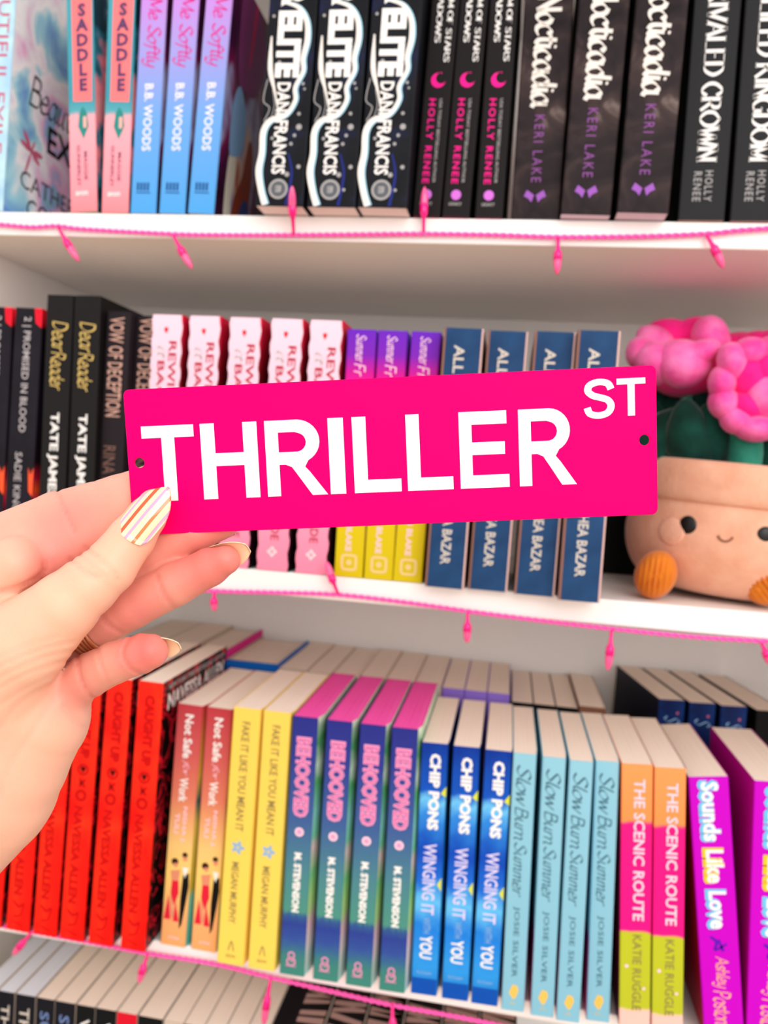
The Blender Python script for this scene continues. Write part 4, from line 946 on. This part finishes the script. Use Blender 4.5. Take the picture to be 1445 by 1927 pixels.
holes = [[(c[0] + .0022 * math.cos(a), c[1] + .0022 * math.sin(a)) for a in np.linspace(0, 2 * math.pi, 25)[:-1]] for c in (h1, h2)]
pl_ = link('plate', curve_plate('plate', [rrect(SW - .0004, SH - .0004, .0021)] + holes, ST, pinkm, .0002), sign)
letm = flat('sign_white', '#f3f1f0', .5, .3, grain=.015)
# capitals drawn in a 100-unit cap height
def arc(cx, cy, rx, ry, a0, a1, n=12): return [(cx + rx * math.cos(math.radians(a)), cy + ry * math.sin(math.radians(a))) for a in np.linspace(a0, a1, n)]
LET = {
 'T': (68, [[(0, 100), (68, 100), (68, 84), (42.5, 84), (42.5, 0), (25.5, 0), (25.5, 84), (0, 84)]]),
 'H': (68, [[(0, 0), (0, 100), (17, 100), (17, 60.5), (51, 60.5), (51, 100), (68, 100), (68, 0), (51, 0), (51, 43.5), (17, 43.5), (17, 0)]]),
 'I': (17, [[(0, 0), (0, 100), (17, 100), (17, 0)]]),
 'L': (58, [[(0, 0), (0, 100), (17, 100), (17, 17), (58, 17), (58, 0)]]),
 'E': (66, [[(0, 0), (0, 100), (64, 100), (64, 83), (17, 83), (17, 60), (61, 60), (61, 43.5), (17, 43.5), (17, 17), (66, 17), (66, 0)]]),
 'R': (78, [[(0, 0), (0, 100), (41, 100)] + arc(41, 71.5, 29, 28.5, 88, -62, 14) + [(50, 38), (56, 31), (78, 0), (58, 0), (41, 26), (33, 38), (25, 41.5), (17, 41.5), (17, 0)],
            [(17, 58), (40, 58)] + arc(40, 70.5, 12.5, 12.5, -80, 80, 9) + [(38, 84), (17, 84)]]),
}
def s_outline():
    sp = catmull([(62, 74), (54, 89), (33, 93.5), (13, 86), (8.5, 71), (20, 59), (36, 53.5), (54, 46), (61.5, 31), (54, 14), (34, 7), (13, 12), (6, 28)], 6)
    L, Rr = [], []
    for i, p in enumerate(sp):
        t = sp[min(i + 1, len(sp) - 1)] - sp[max(i - 1, 0)]; t = t / np.linalg.norm(t); n = np.array([-t[1], t[0]]); w = 8.4
        L.append(tuple(p + n * w)); Rr.append(tuple(p - n * w))
    return L + Rr[::-1]
LET['S'] = (70, [s_outline()])
def letter(ch, q0, q1):
    """one capital between its lower left and upper right corners on the sign face"""
    adv, outs = LET[ch]; sx, sz = (q1[0] - q0[0]) / adv, (q1[1] - q0[1]) / 100
    me = curve_plate('letter', [[(q0[0] + x * sx, q0[1] + y * sz) for x, y in o] for o in outs], .00012, letm)
    o = link('letter', me, pl_); o.location = (0, ST / 2 + .00005 + .0002, 0); return o
big = [('T', 267, 800, 365, 942), ('H', 377, 795, 484, 937), ('R', 497, 789, 612, 934), ('I', 615, 786, 646, 929), ('L', 660, 784, 751, 926), ('L', 760, 780, 849, 922), ('E', 859, 772, 955, 918), ('R', 970, 768, 1082, 912)]
# cap height and spacing taken along the tilted base line
zb_, zt_ = in_sign(640, 929)[1], in_sign(640, 786)[1]
for ch, xa, ya, xb, yb in big:
    xm = (xa + xb) / 2; lo = 937 - (xm - 430) * .0475; hi = lo - 143
    q0 = (in_sign(xa + (7 if ch != 'T' else 0), lo - 20)[0], zb_); q1 = (in_sign(xb, hi + 20)[0], zt_)
    if ch == 'T': q0 = (in_sign(267, 815)[0], zb_); q1 = (in_sign(365, 812)[0], zt_)
    letter(ch, q0, q1)
zs0, zs1 = in_sign(1125, 786)[1], in_sign(1125, 716)[1]
letter('S', (in_sign(1099, 770)[0], zs0 - .0002), (in_sign(1155, 730)[0], zs1 + .0003)); letter('T', (in_sign(1159, 725)[0], zs0 + .0002), (in_sign(1213, 718)[0], zs1 + .0003))

# ------------------------------------------------------------------ the hand
PX = .300 / F_PX                                      # size of a photograph pixel at arm's distance of the sign
H0 = np.array([250.0, 1050.0, .300])                  # hand axes start here: right, down, forward
def hp(px, py, dep): return np.array([(px - CX) / F_PX * dep, (py - CY) / F_PX * dep, dep]) - np.array([(H0[0] - CX) * PX, (H0[1] - CY) * PX, H0[2]])
def sdepth(px, py):                                   # distance of the sign's plane along the view there
    r = np.array([(px - CX) / F_PX, (py - CY) / F_PX, 1.0]); n = S_R[:, 2]; return (n @ S_T) / (n @ r)
FING = {
 'thumb': [(290, 950, .2988, 30), (276, 972, .2978, 36), (248, 1012, .2962, 43), (205, 1068, .2935, 50), (165, 1103, .2920, 56), (120, 1142, .2910, 65), (40, 1215, .293, 86), (-60, 1310, .300, 105)],
 'index': [(380, 876, .3150, 34), (300, 908, .3165, 39), (225, 940, .3180, 46), (110, 978, .3195, 53), (0, 1024, .321, 55), (-110, 1075, .327, 56)],
 'index_under': [(240, 985, .3180, 34), (165, 1015, .3170, 42), (95, 1045, .3140, 46), (10, 1075, .318, 50)],
 'middle': [(418, 984, .3135, 31), (370, 1000, .3145, 37), (290, 1038, .3170, 42), (180, 1090, .3210, 43), (60, 1135, .325, 48), (-70, 1165, .331, 56)],
 'ring': [(424, 1054, .3025, 28), (395, 1067, .3050, 36), (330, 1099, .3090, 41), (250, 1139, .3140, 43), (170, 1183, .3190, 43), (80, 1222, .325, 50), (-30, 1260, .331, 58)],
 'pinky': [(283, 1226, .2935, 33), (262, 1231, .2950, 38), (215, 1247, .3000, 39), (165, 1272, .3070, 42), (100, 1312, .315, 54), (20, 1345, .324, 62)],
}
PALM = [[(62, 1352, .313, 96), (0, 1430, .313, 118), (-40, 1475, .314, 138), (-200, 1655, .318, 132), (-420, 1830, .312, 135), (-800, 2080, .300, 165)],
        [(-60, 1310, .302, 108), (-140, 1440, .308, 125), (-260, 1640, .316, 118)],
        [(-110, 1085, .327, 62), (-200, 1300, .325, 88), (-300, 1620, .322, 95)],
        [(-60, 1200, .328, 70), (-120, 1380, .324, 110)],
        [(30, 1062, .3040, 46), (-60, 1120, .306, 60)]]
CREASE = [([(104, 900), (112, 935), (126, 968), (140, 1000)], .7, 4), ([(170, 885), (180, 915)], .25, 4),
          ([(132, 1052), (160, 1076), (186, 1090)], .8, 4), ([(160, 1030), (188, 1052), (216, 1080), (222, 1092)], .7, 4), ([(150, 1042), (176, 1066), (204, 1088)], .3, 3),
          ([(296, 1085), (305, 1112), (324, 1140)], .6, 4), ([(192, 1160), (206, 1178), (228, 1190)], .6, 4),
          ([(254, 1192), (236, 1212), (232, 1236), (246, 1258), (268, 1268)], .8, 4), ([(184, 1222), (190, 1252), (206, 1284)], .5, 4),
          ([(146, 1232), (150, 1270), (164, 1300), (184, 1318)], .9, 4), ([(120, 1330), (140, 1352), (160, 1368)], .6, 5),
          ([(85, 1060), (82, 1078), (52, 1098), (20, 1110), (-30, 1118)], 1.0, 5),
          ([(-20, 1262), (40, 1236), (90, 1218), (138, 1208)], .35, 4), ([(-20, 1284), (50, 1250), (100, 1232), (136, 1226)], .35, 4), ([(-20, 1306), (50, 1268), (130, 1242)], .35, 4),
          ([(-10, 1240), (50, 1216), (110, 1198)], .25, 4), ([(-20, 1340), (40, 1300), (120, 1262)], .3, 5), ([(-20, 1400), (30, 1330), (90, 1290)], .25, 6), ([(0, 1500), (20, 1440), (60, 1380), (110, 1300)], .3, 7)]
def conv(ch): return [(hp(x, y, d), r * d / F_PX) for x, y, d, r in ch]
FG = {k: conv(c) for k, c in FING.items()}; PG = [conv(c) for c in PALM]
def sd_chain(P, ch, zs=1.0):
    d = None
    for (a, ra), (b, rb) in zip(ch[:-1], ch[1:]):
        ab = (b - a).astype(np.float32); t = np.clip(((P - a.astype(np.float32)) @ ab) / float(ab @ ab), 0, 1)
        q = P - a.astype(np.float32) - t[:, None] * ab
        dd = np.sqrt((q * q).sum(1)) - (ra + t * (rb - ra))
        d = dd if d is None else smin(d, dd, .0012)
    return d
def smin(a, b, k):
    h = np.clip(.5 + .5 * (b - a) / k, 0, 1); return b + (a - b) * h - k * h * (1 - h)
def crease_amt(P):
    dep = P[:, 2] + H0[2]
    u = (P[:, 0] + (H0[0] - CX) * PX) / dep * F_PX + CX; vv = (P[:, 1] + (H0[1] - CY) * PX) / dep * F_PX + CY
    out = np.zeros(len(P), np.float32)
    for pts, amp, wd in CREASE:
        best = np.full(len(P), 1e9, np.float32); C = catmull(pts, 3)
        for a, b in zip(C[:-1], C[1:]):
            e = b - a; t = np.clip(((u - a[0]) * e[0] + (vv - a[1]) * e[1]) / (e @ e + 1e-9), 0, 1)
            best = np.minimum(best, (u - a[0] - t * e[0]) ** 2 + (vv - a[1] - t * e[1]) ** 2)
        out = np.maximum(out, amp * np.exp(-best / (wd * wd)))
    return out * .001
def hand_sdf(P):
    palm = None
    for c in PG:
        d = sd_chain(P, c); palm = d if palm is None else smin(palm, d, .014)
    fs = {k: sd_chain(P, c) for k, c in FG.items()}
    fs['index'] = smin(fs['index'], fs.pop('index_under'), .010)
    tot = smin(fs['thumb'], palm, .009)
    for k in ('index', 'middle', 'ring', 'pinky'): tot = smin(tot, smin(fs[k], palm, .007), .0024)
    return tot, fs, palm
def surface_nets(fn, lo, hi, step):
    n = [int(math.ceil((h - l) / step)) + 1 for l, h in zip(lo, hi)]
    ax = [lo[i] + step * np.arange(n[i], dtype=np.float32) for i in range(3)]
    D = np.empty(n, np.float32)
    yz = np.stack(np.meshgrid(ax[1], ax[2], indexing='ij'), -1).reshape(-1, 2)
    for s in range(0, n[0], 16):
        xs = ax[0][s:s + 16]; P = np.empty((len(xs), len(yz), 3), np.float32); P[:, :, 0] = xs[:, None]; P[:, :, 1:] = yz[None]
        D[s:s + 16] = fn(P.reshape(-1, 3)).reshape(len(xs), n[1], n[2])
    ins = D < 0
    cn = ins[:-1, :-1, :-1].astype(np.int8)
    tot = np.zeros(tuple(k - 1 for k in n), np.int8)
    for a in (0, 1):
        for b in (0, 1):
            for c in (0, 1): tot += ins[a:n[0] - 1 + a, b:n[1] - 1 + b, c:n[2] - 1 + c]
    act = (tot > 0) & (tot < 8); idx = np.full(act.shape, -1, np.int64); I = np.argwhere(act); idx[act] = np.arange(len(I))
    acc = np.zeros((len(I), 3)); cnt = np.zeros(len(I))
    cor = [(a, b, c) for a in (0, 1) for b in (0, 1) for c in (0, 1)]
    for p in cor:
        for k in range(3):
            if p[k]: continue
            q = list(p); q[k] = 1
            d0 = D[I[:, 0] + p[0], I[:, 1] + p[1], I[:, 2] + p[2]]; d1 = D[I[:, 0] + q[0], I[:, 1] + q[1], I[:, 2] + q[2]]
            m = (d0 < 0) != (d1 < 0); t = np.where(m, d0 / np.where(m, d0 - d1, 1), 0)
            e = np.tile(np.array(p, float), (len(I), 1)); e[:, k] = t
            acc[m] += e[m]; cnt[m] += 1
    V = (I + acc / cnt[:, None]) * step + np.array(lo)
    Q = []
    for k in range(3):
        sl0 = [slice(1, -1)] * 3; sl0[k] = slice(0, -1); sl1 = [slice(1, -1)] * 3; sl1[k] = slice(1, None)
        a, b = ins[tuple(sl0)], ins[tuple(sl1)]
        E_ = np.argwhere(a != b)
        if not len(E_): continue
        fl = a[tuple(E_.T)]; G = E_ + 1; G[:, k] -= 1
        u, w_ = (k + 1) % 3, (k + 2) % 3
        def cell(du, dw):
            c = G.copy(); c[:, u] -= du; c[:, w_] -= dw; return idx[tuple(c.T)]
        q = np.stack([cell(1, 1), cell(0, 1), cell(0, 0), cell(1, 0)], 1)
        q[~fl] = q[~fl][:, ::-1]; Q.append(q)
    return V, np.concatenate(Q)
lo = hp(-560, 800, .30) + np.array([0, 0, -.06]); lo[2] = -.045
hi = hp(500, 2000, .30); hi[2] = .068
full = lambda P: hand_sdf(P)[0] + crease_amt(P)
HV, HF = surface_nets(lambda P: hand_sdf(P)[0], lo, hi, .0012)
P = HV.astype(np.float32)
for it in range(4):
    d = full(P); g = np.empty_like(P)
    for i in range(3):
        e = np.zeros(3, np.float32); e[i] = .0005
        g[:, i] = (full(P + e) - full(P - e)) / .001
    P = P - np.clip(d / np.maximum((g * g).sum(1), .4), -.0004, .0004)[:, None] * g
tot, fs, palm = hand_sdf(P)
def wgt(d, k=.004): return np.exp(-np.maximum(d, 0) / k)
def tip(p, r): return np.exp(-((P - hp(*p)) ** 2).sum(1) / (r * r))
rw = np.stack([wgt(fs['thumb']), wgt(fs['index']), wgt(fs['middle']), wgt(fs['ring']), wgt(fs['pinky']), wgt(palm, .003)], 1) ** 2
red_w = (rw * np.array([.08, .30, .45, .40, .34, .14])).sum(1) / rw.sum(1)
red_w += .38 * tip((410, 1060, .300), .016) + .50 * tip((272, 1228, .288), .011) + .18 * tip((255, 1160, .302), .012) + .3 * tip((120, 980, .30), .018) + .25 * tip((90, 1080, .30), .010) + .2 * tip((160, 1300, .302), .012)
red_w += 120 * crease_amt(P)
red_w = np.clip(red_w, 0, 1)
# local axes x right, y away, z up
loc = np.stack([P[:, 0], P[:, 2], -P[:, 1]], 1)
HM = Matrix.Identity(4)
hx, hy, hz = RC.T[:, 0], RC.T[:, 2], -RC.T[:, 1]
for i in range(3): HM[i][0], HM[i][1], HM[i][2] = hx[i], hy[i], hz[i]
HM.translation = Vector(CAM + RC.T @ np.array([(H0[0] - CX) * PX, (H0[1] - CY) * PX, H0[2]]))
person = thing('person', 'left hand with striped almond nails pinching the pink sign between thumb and fingers', 'person'); person.matrix_world = HM
sk, nt, b = new_mat('skin', .45, .35)
b.inputs['Subsurface Weight'].default_value = .25; b.inputs['Subsurface Radius'].default_value = (1.0, .35, .2); b.inputs['Subsurface Scale'].default_value = .004
at_n = N(nt, 'ShaderNodeAttribute', attribute_name='redness'); tc = N(nt, 'ShaderNodeTexCoord')
nz = N(nt, 'ShaderNodeTexNoise'); nz.inputs['Scale'].default_value = 70; nz.inputs['Detail'].default_value = 4; nt.links.new(tc.outputs['Object'], nz.inputs['Vector'])
ma = N(nt, 'ShaderNodeMath', operation='MULTIPLY_ADD'); ma.inputs[1].default_value = .16; nt.links.new(nz.outputs['Fac'], ma.inputs[0])
sb = N(nt, 'ShaderNodeMath', operation='SUBTRACT'); sb.inputs[1].default_value = .08; nt.links.new(at_n.outputs['Fac'], ma.inputs[2]); nt.links.new(ma.outputs[0], sb.inputs[0])
r = ramp(nt, [(0, '#efbd9f'), (.3, '#ecaa94'), (.6, '#e68c80'), (1, '#dd5f58')]); nt.links.new(sb.outputs[0], r.inputs[0]); nt.links.new(r.outputs[0], b.inputs['Base Color'])
n2 = N(nt, 'ShaderNodeTexNoise'); n2.inputs['Scale'].default_value = 900; n2.inputs['Detail'].default_value = 3; nt.links.new(tc.outputs['Object'], n2.inputs['Vector'])
bp = N(nt, 'ShaderNodeBump'); bp.inputs['Strength'].default_value = .12; bp.inputs['Distance'].default_value = .0006; nt.links.new(n2.outputs['Fac'], bp.inputs['Height']); nt.links.new(bp.outputs[0], b.inputs['Normal'])
hm = bpy.data.meshes.new('hand'); hm.from_pydata(loc.tolist(), [], HF.tolist()); hm.materials.append(sk)
hm.polygons.foreach_set('use_smooth', [True] * len(hm.polygons))
att = hm.attributes.new('redness', 'FLOAT', 'POINT'); att.data.foreach_set('value', red_w.astype(np.float32))
hm.update(); bm = bmesh.new(); bm.from_mesh(hm); bmesh.ops.recalc_face_normals(bm, faces=bm.faces[:]); bm.to_mesh(hm); bm.free()
hand = link('hand', hm, person)
def nail(name, base, tipp, normal, width, mat, rad, bulge=.0008, tipw=.12, n=14, m=10):
    """almond nail from its base to its tip, arched across; points in hand axes (right, down, forward)"""
    base, tipp = np.array(base, float), np.array(tipp, float); L = tipp - base; ln = np.linalg.norm(L); u = L / ln
    nn = np.array(normal, float); nn -= u * (nn @ u); nn /= np.linalg.norm(nn); s = np.cross(u, nn)
    V, Fc = [], []
    for lay in (0, 1):
        for i in range(n + 1):
            t = i / n
            hw = width / 2 * (math.sqrt(max(0, 1 - (1 - t / .22) ** 2)) * .25 + .75 if t < .22 else (1 if t < .45 else (1 - ((t - .45) / .55) ** 1.9 * (1 - tipw))))
            for j in range(m + 1):
                x = (2 * j / m - 1) * hw; a = x / rad
                tt = t - (.10 * (1 - (x / (width / 2)) ** 2) if t < .2 else 0) * (1 - t / .2 if t < .2 else 0)
                q = base + u * ln * tt + s * rad * math.sin(a) + nn * (rad * (math.cos(a) - 1) + bulge * math.sin(math.pi * t) - (.00045 if lay else 0))
                V.append((q[0], q[2], -q[1]))
    K = (n + 1) * (m + 1)
    for i in range(n):
        for j in range(m):
            a = i * (m + 1) + j; b_ = a + m + 1
            Fc += [(a, a + 1, b_ + 1, b_), (K + a, K + b_, K + b_ + 1, K + a + 1)]
    ring_ids = [j for j in range(m + 1)] + [i * (m + 1) + m for i in range(1, n + 1)] + [n * (m + 1) + j for j in range(m - 1, -1, -1)] + [i * (m + 1) for i in range(n - 1, 0, -1)]
    for a, b_ in zip(ring_ids, ring_ids[1:] + ring_ids[:1]): Fc.append((a, b_, K + b_, K + a))
    me = mesh_of(name, V, Fc, [mat], smooth=True); return link(name, me, hand), (base, u, s, nn, ln)
# striped thumb nail: the lacquer pattern runs with the nail
tb, tt_ = hp(243, 1004, .2874), hp(318, 917, .2912)
u_ = (tt_ - tb) / np.linalg.norm(tt_ - tb); nrm_ = np.array([-.05, -.1, -1.0]); nrm_ -= u_ * (nrm_ @ u_); nrm_ /= np.linalg.norm(nrm_); s_ = np.cross(u_, nrm_)
sm_, nt, b = new_mat('striped_nail_lacquer', .12, .6)
b.inputs['Coat Weight'].default_value = .6; b.inputs['Coat Roughness'].default_value = .05
tc = N(nt, 'ShaderNodeTexCoord'); dt = N(nt, 'ShaderNodeVectorMath', operation='DOT_PRODUCT'); dt.inputs[1].default_value = (s_[0], s_[2], -s_[1])
nt.links.new(tc.outputs['Object'], dt.inputs[0]); mr = N(nt, 'ShaderNodeMapRange')
c0 = float(tb @ s_); mr.inputs['From Min'].default_value = c0 - .0078; mr.inputs['From Max'].default_value = c0 + .0078
nt.links.new(dt.outputs['Value'], mr.inputs['Value'])
base_c, pk, og, br = '#f3e0b6', '#f2a0c4', '#f04e10', '#d87a3a'
stp = [(0, base_c), (.10, pk), (.17, base_c), (.26, og), (.35, base_c), (.46, pk), (.53, base_c), (.66, br), (.73, base_c), (.85, pk), (.91, base_c)]
r = ramp(nt, stp); r.color_ramp.interpolation = 'CONSTANT'
nt.links.new(mr.outputs[0], r.inputs[0]); nt.links.new(r.outputs[0], b.inputs['Base Color'])
nail('thumb_nail', tb, tt_, nrm_, .0154, sm_, .0092, .0010, .05)
nude = flat('cream_nail_lacquer', '#ffdfb8', .15, .6)
nail('finger_nail', hp(408, 1044, .3085), hp(468, 1030, .3015), (.15, -.58, .80), .0132, nude, .0080, .0006, .30)
nail('finger_nail', hp(283, 1210, .3010), hp(339, 1214, .2945), (.35, -.55, .75), .0112, nude, .0066, .0006, .30)
nail('finger_nail', hp(395, 976, .3195), hp(444, 1000, .3160), (.25, -.40, .80), .0115, nude, .0072, .0006, .25)
# wire-wrapped ring on the ring finger
ringo = thing('finger_ring', 'copper-brown wire-wrapped ring worn below the thumb', 'ring'); ringo.matrix_world = HM
cop = flat('antique_copper', '#b87048', .35, .5, metal=.4)
A_, B_ = hp(250, 1139, .3140), hp(170, 1183, .3190); ax = (B_ - A_) / np.linalg.norm(B_ - A_); cen = hp(171, 1186, .3188)
e1 = np.cross(ax, (0, 0, 1.0)); e1 /= np.linalg.norm(e1); e2 = np.cross(ax, e1)
for k in range(5):
    V = []
    pts = []
    for q in np.linspace(0, 2 * math.pi, 41)[:-1]:
        p = cen + ax * (k - 2) * .0016 + (e1 * math.cos(q) + e2 * math.sin(q)) * (.0096 + .0003 * math.sin(3 * q + k)); pts.append((p[0], p[2], -p[1]))
    v, f = tube_geo(pts + pts[:2], .0010, 8, 0, False); link('wire_band', mesh_of('wire_band', v, f, [cop], smooth=True), ringo)
